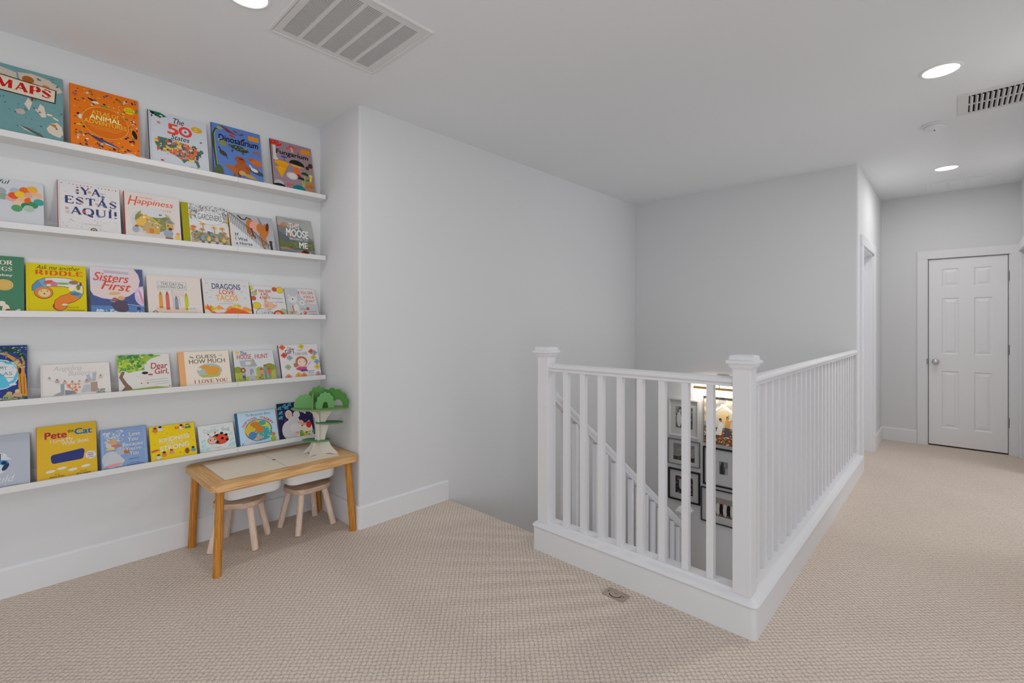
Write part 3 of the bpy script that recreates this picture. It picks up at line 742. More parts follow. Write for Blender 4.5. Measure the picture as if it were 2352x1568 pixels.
def a_maps(a):
    a.P([(.42, .93), (.6, .96), (.82, .93), (.96, .86), (1, .80), (.93, .76), (.86, .80), (.74, .78), (.6, .82), (.45, .8)], (176, 160, 144))
    a.P([(0, .9), (.2, .95), (.4, .92), (.42, .78), (.3, .7), (.1, .72), (0, .78)], (170, 160, 148))
    a.P([(.66, .44), (.7, .55), (.75, .52), (.78, .38), (.72, .36)], (186, 174, 158)).P([(.5, .5), (.55, .6), (.6, .54), (.56, .42)], (186, 174, 158))
    a.P([(.78, .22), (.84, .30), (.92, .33), (.98, .28), (1, .18), (.95, .12), (.86, .14), (.80, .17)], (186, 172, 156)).P([(.8, .29), (.9, .3), (.92, .24)], (176, 112, 48))
    a.E(.68, .44, .05, .02, (178, 160, 148), -30).E(.82, .42, .04, .015, (186, 174, 158)).E(.9, .38, .05, .012, (186, 174, 158), -35).E(.45, .38, .06, .04, (160, 148, 140))
    a.P([(.45, .19), (.55, .17), (.7, .12), (.78, .06), (.62, .11), (.5, .16)], (78, 84, 74)).P([(.44, .175), (.52, .15), (.62, .1), (.5, .14)], (186, 176, 162))
    a.E(.55, .86, .075, .05, (150, 84, 30)).E(.78, .82, .05, .018, (184, 106, 58), -15).E(.6, .6, .015, .035, (140, 40, 50)).E(.08, .12, .12, .03, (150, 130, 90))
    a.S(60, .02, .03, .98, .97, [(58, 96, 96), (70, 108, 108), (66, 92, 92)], .012, .01, 3)
    a.P([(.02, .62), (.9, .60), (.92, .80), (.02, .86)], (60, 42, 36)).P([(.03, .635), (.885, .615), (.9, .79), (.03, .845)], (190, 178, 160))
    serif(a, 'MAPS', .15, .668, .85, .785, (176, 28, 22), .22, .05, -2)
    a.L([(.2, .822), (.8, .80)], .006, (180, 130, 60))
def a_orange(a):
    cols = [(28, 24, 28), (190, 184, 172), (60, 62, 104), (120, 72, 30), (196, 150, 120), (84, 112, 60), (205, 170, 50), (30, 40, 90)]
    a.S(240, .06, .02, .98, .97, cols, .02, .011, 5, (.5, .5, .34, .25))
    a.P([(.22, .29), (.4, .25), (.6, .19), (.7, .145), (.55, .15), (.38, .20)], (58, 58, 92)).P([(.2, .31), (.3, .26), (.26, .29)], (58, 58, 92)).P([(.44, .2), (.68, .145), (.5, .165)], (180, 180, 184))
    a.E(.93, .42, .035, .07, (38, 20, 18), 15).E(.86, .07, .09, .035, (184, 182, 180)).E(.14, .52, .03, .035, (188, 186, 180)).E(.11, .56, .02, .015, Bk)
    a.E(.5, .745, .07, .025, (96, 132, 50), -8).E(.07, .85, .03, .03, (180, 80, 80)).E(.3, .82, .06, .014, (50, 34, 34), -30).E(.36, .79, .05, .02, (188, 186, 182))
    a.E(.5, .5, .345, .245, (200, 98, 20)).O(.5, .5, .345, .245, .012, (216, 152, 50))
    a.E(.86, .79, .085, .055, (214, 186, 20)).T('ATLAS OF', .80, .80, .92, .82, Bk, 0, .01).T('ADVENTURES', .79, .765, .93, .785, Bk)
    a.T('ATLAS OF', .30, .605, .70, .665, (222, 178, 60), 0, .02).T('ANIMAL', .27, .525, .73, .595, (232, 218, 140), 0, .04).T('ADVENTURES', .19, .45, .81, .515, (222, 178, 60), 0, .02)
    for i, wd in enumerate((.25, .22, .16)): a.L([(.5 - wd, .425 - .022 * i), (.5 + wd, .425 - .022 * i)], .006, (220, 160, 60))
def a_states(a):
    a.P([(.02, .99), (.2, .99), (.34, .93), (.2, .95), (.16, .9), (.1, .93), (.06, .94)], (36, 96, 70)).S(14, .05, .9, .26, .97, [(30, 90, 64), Bk], .02, .012, 3)
    a.T('The', .42, .845, .60, .955, Bk, .35, .012).T('5', .32, .64, .49, .83, (208, 70, 44), 0, .05).T('States', .36, .545, .68, .64, Bk, .35, .01)
    a.O(.615, .735, .115, .098, .05, (206, 62, 60)).E(.615, .735, .022, .018, (50, 90, 110))
    a.E(.82, .83, .10, .055, (196, 150, 34)).S(8, .76, .8, .88, .86, [(216, 190, 110)], .02, .004, 4).E(.17, .80, .03, .022, (190, 120, 120)).E(.88, .60, .02, .014, GR)
    A = [(.09, .5), (.14, .54), (.34, .54), (.55, .51), (.66, .46), (.72, .42), (.80, .46), (.90, .45), (.92, .41), (.84, .34), (.80, .26), (.84, .13), (.80, .10), (.76, .19), (.62, .20), (.56, .14), (.5, .22), (.36, .27), (.2, .30), (.12, .36), (.09, .44)]
    a.P(A, (70, 100, 84))
    cols = [(206, 100, 44), (206, 176, 60), (60, 96, 100), (196, 120, 128), (180, 176, 164), (72, 110, 70), (204, 80, 50), (60, 80, 110)]
    R_ = random.Random(3)
    for i in range(150):
        x = R_.uniform(.11, .84); y = R_.uniform(.25, .53) - (x - .1) * .06
        if y < .30 and x < .35: continue
        a.put([(x - .03, y - .02), (x + .03, y - .022), (x + .032, y + .02), (x - .028, y + .022)], [(0, 1, 2, 3)], cols[i % 8]); a.k += .1
    a.k += 1; a.S(50, .12, .25, .85, .52, [Bk, Wt, (214, 180, 80), (170, 60, 60)], .013, .008, 8).E(.2, .12, .03, .015, (200, 70, 60)).S(12, .66, .06, .8, .1, [GY], .02, .003, 2)
    a.L([(.035, 0), (.035, 1)], .004, (150, 152, 156))
def a_dino(a):
    a.L([(.07, .02), (.06, .3), (.03, .6), (.03, .8), (.08, .9), (.17, .93)], .06, (52, 58, 34), .03).E(.16, .93, .06, .025, (150, 150, 84)).L([(.085, .1), (.055, .5), (.05, .8), (.1, .89)], .02, (150, 148, 84), .015)
    a.E(.1, .12, .09, .13, (70, 84, 56)).P([(.16, .99), (.3, .96), (.42, .9), (.55, .87), (.42, .87), (.3, .89), (.25, .93)], (124, 54, 44)).E(.48, .93, .06, .012, (120, 60, 50), -20).E(.6, .9, .06, .014, (110, 60, 56), 25).E(.62, .80, .06, .018, (60, 30, 34), 40).E(.4, .83, .07, .02, (170, 60, 40), -15)
    a.R(.74, .83, .97, .92, (204, 130, 34)).T('Dinosaurium', .13, .70, .94, .815, (12, 14, 24), .1, .035)
    a.E(.21, .66, .07, .055, (130, 126, 62), -40).E(.13, .71, .045, .012, (150, 140, 90), 60).E(.54, .62, .19, .05, (52, 60, 42), -8).E(.36, .65, .05, .02, (70, 76, 50)).L([(.4, .58), (.38, .53)], .025, (52, 60, 42)).L([(.6, .57), (.61, .52)], .025, (52, 60, 42)).S(16, .42, .6, .68, .65, [(130, 130, 90)], .015, .008, 2)
    a.E(.2, .47, .085, .04, (70, 56, 56), -35).L([(.12, .58), (.16, .5), (.25, .44), (.28, .38)], .03, (60, 48, 50), .01).E(.9, .62, .07, .02, (150, 96, 60), 20).L([(.8, .6), (.92, .64), (.96, .56)], .015, (130, 84, 60))
    a.E(.57, .24, .17, .13, (156, 84, 40), 55).E(.54, .41, .11, .062, (150, 76, 34), -10).P([(.2, .27), (.38, .28), (.5, .17), (.44, .12), (.3, .2)], (164, 92, 44)).L([(.5, .18), (.5, .06), (.56, .02)], .07, (120, 60, 34), .03).L([(.42, .14), (.36, .03)], .05, (140, 74, 38), .02).L([(.64, .3), (.72, .22)], .03, (130, 70, 36), .015).E(.56, .43, .05, .012, (60, 28, 20), -10)
    a.E(.88, .42, .13, .055, (190, 98, 38), -8).E(.76, .47, .06, .03, (170, 84, 36), 10).L([(.86, .38), (.9, .28)], .03, (170, 84, 36)).E(.87, .24, .17, .04, (60, 62, 74), -18).L([(.72, .36), (.78, .28)], .03, (170, 170, 176), .05).E(.82, .27, .08, .03, (184, 184, 186), -20)
    a.E(.72, .13, .13, .035, (170, 140, 84), -12).E(.56, .17, .07, .045, (184, 150, 90)).L([(.8, .12), (.97, .04)], .04, (160, 130, 80), .01)
    a.R(.07, .03, .22, .085, Bk).E(.11, .055, .02, .02, Wt).E(.17, .06, .018, .015, Wt)
def a_fungi(a):
    a.E(.12, .93, .15, .055, (186, 40, 34)).S(16, .04, .9, .24, .96, [(210, 120, 110)], .01, .006, 2).R(.05, .64, .12, .89, (184, 176, 170)).E(.10, .62, .06, .03, (184, 176, 170)).E(.5, .92, .06, .03, (196, 60, 46)).E(.4, .88, .04, .02, (200, 70, 50)).L([(.5, .92), (.52, .82)], .05, (180, 150, 146)).E(.6, .9, .04, .04, (200, 90, 60)).E(.66, .84, .02, .015, (200, 60, 40))
    a.R(.73, .84, .97, .94, (206, 128, 34)).T('Fungarium', .12, .70, .90, .82, (16, 12, 16), .1, .035)
    a.P(a.ell(.3, .67, .08, .035, 0, 12, 0, 180), (60, 70, 150)).L([(.3, .67), (.31, .6)], .025, (80, 90, 150))
    a.P(a.ell(.6, .575, .19, .10, -6, 16, 0, 180), (24, 28, 24)).P([(.42, .585), (.79, .55), (.66, .52), (.5, .53)], (206, 150, 60)).L([(.57, .53), (.58, .4), (.61, .36)], .11, (206, 96, 40), .13).E(.61, .36, .065, .03, (150, 34, 20))
    a.E(.24, .55, .17, .045, (214, 150, 20)).P([(.1, .55), (.38, .53), (.28, .36), (.22, .33)], (206, 140, 20)).E(.2, .44, .12, .025, (214, 150, 30)).P([(.1, .43), (.28, .42), (.24, .28), (.2, .26)], (210, 146, 24))
    a.E(.46, .33, .14, .075, (170, 166, 160)).E(.46, .33, .10, .05, (186, 182, 176)).P(a.ell(.78, .40, .10, .06, -8, 12, 0, 180), (40, 56, 36)).P(a.ell(.68, .29, .10, .055, -8, 12, 0, 180), (34, 48, 34)).P(a.ell(.87, .28, .08, .05, -8, 12, 0, 180), (70, 110, 50))
    a.L([(.78, .4), (.76, .3), (.72, .1)], .025, (150, 160, 60)).L([(.7, .28), (.72, .1)], .03, (160, 170, 70)).E(.94, .62, .06, .05, (60, 46, 36)).E(.86, .56, .05, .04, (52, 40, 34)).R(.9, .5, .95, .57, (170, 130, 100))
    a.L([(.93, .4), (.9, .28)], .05, (214, 180, 50)).E(.92, .41, .05, .02, (220, 190, 60)).E(.88, .2, .12, .045, (176, 116, 40)).E(.88, .08, .12, .04, (184, 120, 34)).S(12, .8, .17, .96, .22, [(90, 50, 20)], .01, .006, 5).P(a.ell(.6, .05, .17, .12, 0, 16, 0, 180), (20, 110, 124)).E(.13, .13, .11, .07, (150, 154, 152)).P(a.ell(.13, .08, .14, .05, 0, 12, 0, 180), (30, 30, 34))
    a.E(.35, .15, .045, .018, (206, 70, 40)).E(.44, .16, .035, .015, (206, 80, 50)).R(.04, .03, .18, .085, Bk).E(.09, .055, .02, .02, Wt)
def a_balloon(a):
    a.T('wonderful', .1, .89, .60, 1.0 - .02, (60, 60, 62), .3, .0).T('things', .12, .79, .42, .87, (60, 60, 62), .3, .0)
    for x, y, c in ((.50, .73, GY), (.45, .66, PK), (.53, .62, (120, 142, 130)), (.63, .60, PK), (.68, .76, (150, 154, 168)), (.80, .80, (212, 100, 40)), (.90, .84, (212, 160, 50)), (.66, .66, (206, 84, 44)), (.74, .70, (220, 176, 50)), (.86, .70, (206, 150, 130)), (.96, .72, (214, 164, 130)), (.78, .56, (214, 170, 120)), (.86, .58, (212, 90, 40)), (.94, .62, (160, 176, 160)), (.98, .58, TL), (.90, .50, (60, 132, 84)), (.72, .50, (210, 176, 150)), (.82, .47, (46, 120, 90)), (.85, .42, (150, 166, 150)), (.70, .40, (84, 144, 96))):
        a.E(.03 + x * .93, y, .065, .07, c, -15)
    a.E(.34, .46, .05, .05, Bk).P([(.28, .3), (.38, .22), (.44, .36), (.40, .46), (.33, .40)], (206, 110, 50)).L([(.3, .3), (.42, .38)], .012, Wt).L([(.32, .26), (.41, .32)], .012, Wt).L([(.42, .44), (.52, .58)], .004, GY)
def a_ya(a):
    for i in range(16): a.E(.07 + i * .058, .955 - .002 * (i % 2), .014, .011, [(150, 120, 120), (184, 180, 178), GY, GY, (190, 130, 120), (180, 90, 90), GY, (196, 70, 70)][i % 8])
    serif(a, '¡YA', .28, .78, .68, .92, Nv, .19, .08); serif(a, 'ESTÁS', .10, .575, .95, .715, Nv, .18, .10); serif(a, 'AQUÍ!', .19, .375, .95, .515, Nv, .18, .08)
    a.S(60, .05, .06, .95, .3, [(90, 90, 110), (150, 150, 160)], .006, .005, 5).S(40, .05, .6, .95, .9, [(110, 110, 130)], .005, .004, 6)
    for x, y, c in ((.30, .82, (170, 150, 150)), (.5, .84, (196, 130, 110)), (.72, .78, (60, 110, 160)), (.70, .84, (190, 160, 150)), (.36, .60, (196, 150, 140)), (.74, .60, (60, 100, 150)), (.62, .62, (170, 150, 160)), (.14, .47, (206, 140, 110)), (.4, .44, (190, 80, 80)), (.64, .38, (80, 120, 160)), (.15, .40, (170, 168, 166))): a.E(x, y, .03, .022, c)
    a.T('author name', .42, .225, .68, .24, GY, 0, 0) if False else None
    a.L([(.40, .20), (.68, .20)], .006, (130, 128, 130)).E(.55, .095, .055, .045, (104, 96, 92)).E(.55, .095, .03, .025, (170, 160, 150)).E(.55, .09, .015, .012, (110, 60, 50))
    a.L([(.03, 0), (.03, 1)], .004, (160, 158, 158))
def a_happy(a):
    R2 = (202, 84, 52)
    a.T('H', .06, .72, .24, .92, R2, .35, .02).T('WHERE', .26, .885, .50, .925, (206, 110, 84), .1, .0).T('appiness', .22, .73, .88, .88, R2, .25, .02).T('LIVES', .64, .66, .84, .70, (190, 120, 100), 0, 0)
    a.E(.5, .40, .40, .29, (176, 172, 168)).E(.5, .44, .33, .24, (120, 124, 76)).E(.52, .60, .24, .09, (178, 180, 184)).P([(.18, .40), (.36, .57), (.46, .50), (.38, .30), (.2, .3)], (206, 164, 74)).P([(.42, .5), (.62, .34), (.6, .18), (.3, .2), (.3, .34)], (170, 150, 110)).L([(.3, .32), (.43, .52), (.64, .34)], .03, (214, 170, 60)).R(.36, .16, .6, .3, (186, 150, 80)).R(.42, .17, .5, .27, (190, 110, 60)).R(.72, .28, .86, .42, (190, 150, 80)).P([(.68, .42), (.79, .52), (.9, .42)], (120, 124, 134)).S(40, .25, .3, .8, .6, [(150, 150, 80), (186, 160, 80), (90, 100, 90), (200, 190, 170)], .022, .014, 3)
    a.E(.18, .22, .06, .07, (136, 144, 158)).E(.2, .29, .035, .025, (150, 90, 70)).E(.76, .2, .09, .09, (130, 140, 154)).E(.80, .30, .035, .03, (80, 52, 46)).R(.70, .04, .84, .12, (160, 90, 50)).E(.93, .13, .05, .055, (206, 180, 70)).E(.94, .21, .04, .03, (206, 140, 120))
def a_gard(a):
    a.R(0, 0, .145, 1, (148, 142, 20))
    a.S(260, .16, .80, .99, .99, [(90, 92, 96), (120, 124, 128), (70, 72, 76)], .012, .005, 4).S(70, .16, .66, .32, .85, [(110, 114, 118)], .012, .005, 5).S(70, .88, .62, .99, .85, [(110, 114, 118)], .012, .005, 6)
    a.E(.59, .70, .30, .16, (190, 190, 190)).T('WE ARE THE', .48, .80, .72, .83, (100, 104, 108), 0, 0).T('GARDENERS', .33, .64, .85, .78, (80, 84, 90), .1, .012).L([(.48, .6), (.7, .585)], .004, GY)
    a.R(.18, .02, .98, .14, (196, 176, 150)).R(.24, .13, .9, .33, (120, 126, 110)).S(60, .24, .14, .92, .36, [(130, 140, 80), (84, 92, 96), (110, 130, 90), (90, 100, 60)], .03, .018, 7)
    for x, y, c in ((.42, .53, (214, 160, 70)), (.66, .47, (214, 164, 80)), (.84, .47, (214, 150, 60)), (.40, .40, (206, 120, 90)), (.88, .36, (206, 120, 100)), (.18, .76, (206, 176, 120)), (.98, .68, (214, 176, 90)), (.22, .44, (200, 110, 60)), (.22, .25, (190, 70, 60)), (.97, .25, (200, 90, 70)), (.2, .38, (206, 140, 80))):
        a.E(x, y, .06, .03, c).E(x, y, .02, .012, (170, 90, 40)).L([(x, y - .03), (x + .01, y - .14)], .012, (100, 120, 90))
    for x, c in ((.40, (120, 138, 160)), (.53, (206, 172, 80)), (.70, (196, 150, 130)), (.86, (206, 170, 70))): a.E(x, .18, .04, .055, c).E(x, .25, .03, .022, (190, 130, 90)).R(x - .03, .04, x + .03, .13, (80, 90, 110))
    a.S(50, .17, .03, .3, .3, [(120, 140, 100), (196, 110, 90), (150, 160, 140)], .02, .008, 9).S(50, .88, .03, .99, .3, [(120, 140, 100), (196, 110, 90), (150, 160, 140)], .02, .008, 10)
def a_horse(a):
    a.P([(0, 1), (.95, 0), (1, 0), (1, 1)], (150, 152, 156)).S(120, .3, .3, .99, .98, [(160, 162, 166), (142, 144, 148)], .012, .01, 3)
    HB = (178, 108, 52)
    a.L([(.2, .95), (.28, .86), (.36, .85), (.4, .92), (.5, .88)], .035, (70, 48, 38), .03).E(.47, .74, .10, .14, HB).E(.58, .70, .13, .15, (206, 146, 132)).E(.70, .66, .10, .14, HB).E(.8, .62, .09, .19, (176, 104, 48), -12).E(.75, .5, .09, .12, HB, -20).E(.86, .72, .035, .12, (84, 44, 30), -10)
    a.L([(.4, .68), (.42, .5), (.5, .4)], .07, HB, .035).L([(.48, .64), (.5, .48), (.56, .36)], .05, (120, 66, 36), .03).L([(.76, .4), (.8, .3), (.74, .2)], .06, HB, .03).L([(.72, .44), (.68, .32), (.74, .1)], .05, HB, .03)
    a.P([(.66, .93), (.69, .93), (.77, .74), (.70, .76)], (104, 112, 130)).E(.67, .94, .02, .02, (196, 120, 70))
    DB = (58, 44, 42)
    a.L([(.02, 1), (.3, .76), (.55, .52), (.8, .26), (.9, .2)], .014, DB)
    for i in range(22):
        x = .03 + i * .038; y = 1 - x * .93; a.L([(x, y), (x + .01, y - .25)], .010, DB)
    a.L([(.91, .0), (.90, .3)], .05, DB).E(.90, .31, .04, .03, DB)
    for i, t in enumerate(('If', 'I Was', 'a Horse')): a.T(t, .10, .38 - i * .115, [.18, .36, .46][i], .46 - i * .115, (70, 74, 82), 0, .0)
    a.L([(.1, .09), (.46, .05)], .008, (150, 152, 156))
def a_moose(a):
    a.R(0, .5, 1, 1, (146, 146, 144)).P([(0, .45), (0, .78), (.1, .74), (.2, .8), (.35, .7), (.5, .78), (.62, .82), (.75, .68), (.9, .52), (1, .45), (1, .2), (0, .2)], (104, 108, 112)).P([(0, .3), (0, .62), (.12, .56), (.3, .46), (.5, .38), (1, .34), (1, .2), (0, .2)], (84, 90, 94)).P([(0, .2), (0, .42), (.2, .34), (.4, .36), (.6, .32), (.8, .4), (1, .44), (1, .16), (0, .16)], (90, 98, 62)).S(40, .3, .22, .95, .38, [(104, 112, 70), (76, 84, 54), (120, 120, 70)], .05, .015, 2)
    a.R(0, 0, 1, .2, (98, 108, 116)).E(.15, .18, .25, .025, (150, 124, 84)).E(.62, .19, .4, .008, (60, 60, 54)).E(.75, .03, .4, .035, (170, 124, 76)).E(.6, .07, .2, .05, (178, 130, 80)).E(.72, .10, .11, .075, (84, 38, 28)).L([(.66, .1), (.64, .02)], .03, (84, 38, 28)).L([(.78, .1), (.8, .02)], .03, (84, 38, 28)).E(.86, .10, .03, .03, (206, 150, 120)).E(.86, .06, .035, .03, (150, 160, 170)).S(20, .5, .02, .95, .1, [(200, 150, 90), (170, 60, 40), (190, 180, 170)], .02, .01, 4)
    a.E(.18, .80, .09, .055, (176, 124, 90)).E(.1, .74, .06, .04, (150, 110, 84)).E(.46, .82, .09, .05, (170, 120, 90)).E(.36, .58, .07, .06, (180, 120, 70)).L([(.2, .95), (.8, .93)], .008, (110, 112, 112))
    Z_ = (196, 196, 194)
    a.T('THIS', .32, .72, .62, .86, Z_, .05, .03).T('MOOSE', .22, .50, .86, .70, Z_, .05, .06, -3).T('BELONGS TO', .3, .42, .82, .47, Z_, 0, .02).T('ME', .56, .22, .80, .37, Z_, 0, .06)
def a_green(a):
    CRM = (196, 184, 168)
    serif(a, 'FOR', .54, .85, .82, .925, CRM, .20, .06); serif(a, 'DUCKLINGS', .04, .74, .82, .815, CRM, .20, .06); a.T('McCloskey', .30, .64, .82, .69, CRM, 0, .05)
    a.E(.69, .50, .145, .095, (196, 164, 90)).O(.69, .50, .12, .075, .006, (170, 140, 70))
    a.E(.45, .1, .10, .09, CRM).E(.66, .18, .055, .045, CRM).E(.72, .07, .06, .10, CRM).E(.5, .25, .08, .04, CRM).P([(.8, 0), (.74, .1), (.9, .04), (.97, .02), (.97, 0)], (160, 96, 44)).P([(.5, 0), (.55, .06), (.68, .05), (.7, 0)], (150, 90, 44)).E(.9, .07, .05, .015, CRM, 30).S(16, .3, .0, .95, .08, [(130, 70, 30), CRM], .03, .012, 3)
def a_riddle(a):
    a.L([(.045, 0), (.045, 1)], .006, (170, 150, 40)).T('Ask me another', .16, .893, .90, .978, (60, 48, 20), .35, .0); serif(a, 'RIDDLE', .14, .785, .94, .872, (196, 92, 30), .21, .05)
    OU = (140, 70, 40)
    q = [(.20, .46), (.20, .54), (.25, .60), (.33, .635), (.44, .65), (.6, .65), (.72, .635), (.80, .60), (.84, .54), (.84, .46), (.80, .39), (.72, .335), (.62, .30), (.56, .25), (.55, .17)]
    a.L(q, .225, OU); 
    a.E(.28, .43, .155, .125, OU).E(.54, .17, .12, .09, OU)
    cols = [(84, 132, 170), (84, 132, 170), (110, 150, 180), (180, 186, 196), (184, 188, 196), (184, 188, 196), (180, 184, 196), (190, 186, 200), (206, 196, 150), (96, 140, 170), (206, 122, 54), (206, 118, 50), (206, 118, 50), (206, 118, 50)]
    for i in range(len(q) - 1):
        dx, dy = q[i + 1][0] - q[i][0], q[i + 1][1] - q[i][1]
        a.L([(q[i][0] - dx * .08, q[i][1] - dy * .08), (q[i + 1][0] + dx * .08, q[i + 1][1] + dy * .08)], .20, cols[i])
        a.E(q[i + 1][0], q[i + 1][1], .10, .082, cols[i])
    a.E(.28, .43, .145, .115, (196, 122, 60)).E(.29, .42, .10, .08, (206, 180, 130)).E(.24, .46, .01, .008, Bk).E(.34, .46, .01, .008, Bk).E(.29, .405, .016, .010, (90, 50, 40))
    a.E(.36, .64, .08, .035, (196, 90, 60), 20).E(.45, .60, .06, .05, (190, 110, 130)).E(.6, .62, .11, .02, (120, 160, 70)).E(.6, .66, .12, .02, Wt).E(.78, .65, .08, .04, (140, 110, 70)).E(.86, .56, .035, .06, (120, 120, 60)).E(.74, .52, .05, .05, (216, 206, 150)).E(.8, .42, .08, .03, (74, 116, 150)).E(.62, .2, .05, .02, Wt).E(.9, .62, .02, .04, (110, 60, 110))
    a.E(.53, .02, .12, .055, OU).E(.53, .02, .105, .045, (206, 150, 130)).T('123', .47, .01, .59, .035, (180, 70, 50)).T('Pictures by', .66, .135, .86, .165, (110, 96, 20), .25, 0).L([(.66, .10), (.96, .095)], .012, (130, 116, 30))
def a_sisters(a):
    a.R(.0, .0, 1, .5, (74, 84, 130)).E(.38, .75, .56, .42, (190, 174, 172)).R(0, .6, .75, 1, (184, 176, 182)).R(0, 0, 1, .2, (84, 120, 166)).S(50, .1, 0, .5, .12, [(186, 190, 196), (160, 176, 196)], .03, .016, 3).S(40, .5, 0, 1, .06, [(180, 190, 200)], .04, .012, 4)
    a.L([(.35, .3), (.6, .24), (1, .2)], .02, (140, 160, 190)).E(.98, .42, .16, .21, (176, 160, 186)).P([(.86, .46), (.95, .6), (1, .55), (1, .25)], (190, 176, 196)).E(.95, .40, .025, .16, (200, 130, 150), 12).E(.89, .15, .04, .035, (70, 60, 80))
    a.P([(.36, .23), (.48, .30), (.66, .29), (.70, .12), (.58, .05), (.44, .1)], (78, 66, 80)).E(.44, .33, .05, .04, (150, 90, 70)).E(.56, .36, .07, .045, (200, 150, 100)).E(.44, .46, .11, .03, (206, 160, 100), 5)
    RS = (200, 74, 50)
    a.L([(.25, .93), (.72, .91)], .01, (130, 120, 130)).L([(.25, .90), (.72, .88)], .01, (130, 120, 130)).T('Sisters', .06, .70, .72, .88, RS, .25, .02, -4).T('First', .2, .52, .76, .70, RS, .3, .02, -5)
def a_crayons(a):
    a.R(.18, .84, .70, .86, (150, 152, 158)) ; a.R(.18, .65, .72, .86, (150, 152, 158)).R(.19, .66, .71, .85, (186, 182, 178)).T('THE DAY the', .25, .765, .66, .835, (100, 104, 110), 0, .015).T('CRAYONS QUIT', .20, .68, .70, .755, (100, 104, 110), 0, .015).L([(.44, .66), (.46, .12)], .014, (150, 152, 158)).R(.47, .50, .66, .61, (196, 160, 150)).R(.48, .51, .65, .60, (190, 184, 178)).T('NOT FAIR', .50, .53, .63, .57, (196, 120, 110)).L([(.56, .5), (.58, .28)], .008, GY)
    a.P([(.1, .03), (.15, .22), (.9, .2), (.86, .03)], (190, 168, 150))
    for x, y0, y1, c in ((.23, .18, .52, (206, 140, 60)), (.35, .15, .53, (196, 96, 84)), (.51, .16, .42, (120, 128, 144)), (.70, .14, .5, (176, 180, 50))):
        a.R(x - .033, y0, x + .033, y1, c).P([(x - .025, y1), (x + .025, y1), (x + .008, y1 + .08), (x - .008, y1 + .08)], tuple(int(k * .8) for k in c)).R(x - .033, y0 + .03, x + .033, y0 + .045, (90, 70, 60))
    a.R(.72, .12, .88, .24, (190, 188, 184)).T('NOPE', .74, .145, .86, .215, (130, 130, 134)).E(.12, .08, .05, .05, (110, 112, 120)).E(.12, .08, .03, .03, (160, 160, 164)).L([(.24, .08), (.66, .07)], .012, (150, 140, 134))
def a_tacos(a):
    a.L([(.3, .93), (.65, .92)], .006, GY).T('DRAGONS', .20, .735, .80, .885, (62, 74, 104), 0, .03).T('LOVE', .34, .60, .66, .715, (200, 80, 54), 0, .03).T('TACOS', .26, .43, .72, .575, (222, 150, 46), 0, .03)
    for x, y in ((.1, .88), (.17, .69), (.14, .5), (.9, .84), (.88, .5), (.82, .68), (.08, .62)): a.L([(x - .03, y + .01), (x, y), (x + .03, y + .015)], .008, (130, 134, 140))
    a.L([(.42, .40), (.62, .395)], .008, GY).L([(.32, .345), (.74, .34)], .008, GY)
    D1, D2 = (206, 96, 44), (218, 140, 66)
    a.P([(0, .17), (0, .30), (.08, .24), (.14, .3), (.22, .2)], D2).P([(.2, .17), (.3, .3), (.42, .2)], D2).P([(.42, .17), (.52, .28), (.62, .29), (.78, .2), (.85, .28), (1, .2), (1, .14)], D2)
    a.P([(.1, .26), (.07, .33), (.05, .22), (.12, .12), (.2, .06), (.45, .04), (.8, .02), (1, .04), (1, .08), (.8, .17), (.62, .24), (.5, .2), (.4, .1), (.25, .09), (.16, .14)], D1)
    a.P([(.12, .25), (.26, .25), (.22, .13), (.16, .12)], (196, 172, 60)).E(.68, .27, .10, .045, (206, 180, 60)).S(18, .12, .15, .26, .25, [(220, 200, 90), (170, 140, 40)], .015, .012, 3).S(18, .6, .25, .76, .3, [(220, 200, 90), (170, 140, 40)], .015, .012, 4).R(0, 0, 1, .035, (186, 184, 182)).S(14, .2, .01, .8, .07, [(214, 180, 60)], .03, .018, 6).R(.5, 0, .8, .03, D1)
def a_pig(a):
    RR = (186, 70, 50)
    for x, y, r, c in ((.02, .93, .07, (206, 176, 60)), (.1, .76, .08, (150, 170, 120)), (.06, .6, .08, (190, 80, 60)), (.13, .36, .12, (206, 176, 50)), (.72, .92, .08, (190, 80, 60)), (.88, .90, .11, (206, 180, 50)), (.25, .1, .18, (176, 180, 186)), (.9, .18, .1, (140, 165, 120)), (.62, .4, .1, (196, 186, 180)), (.74, .05, .18, (190, 74, 50))): a.E(x, y, r, r * .95, (80, 70, 70)).E(x, y, r * .93, r * .88, c)
    a.E(.72, .1, .09, .07, (210, 150, 130))
    a.T('IF YOU GIVE', .14, .80, .60, .89, RR, 0, .03).T('A PIG', .28, .69, .50, .78, RR, 0, .03).T('A PARTY', .24, .58, .56, .67, RR, 0, .03).L([(.60, .62), (.92, .61)], .012, (80, 80, 84)).L([(.72, .5), (.94, .49)], .012, (90, 90, 94))
    a.E(.48, .36, .16, .14, (206, 164, 140)).P([(.36, .46), (.37, .62), (.46, .5)], (206, 150, 120)).P([(.6, .42), (.72, .38), (.62, .32)], (206, 150, 120)).E(.42, .37, .05, .05, (196, 140, 116)).E(.4, .14, .18, .12, (170, 170, 174)).S(40, .25, .03, .55, .25, [(90, 90, 94), (190, 188, 186)], .015, .01, 3)
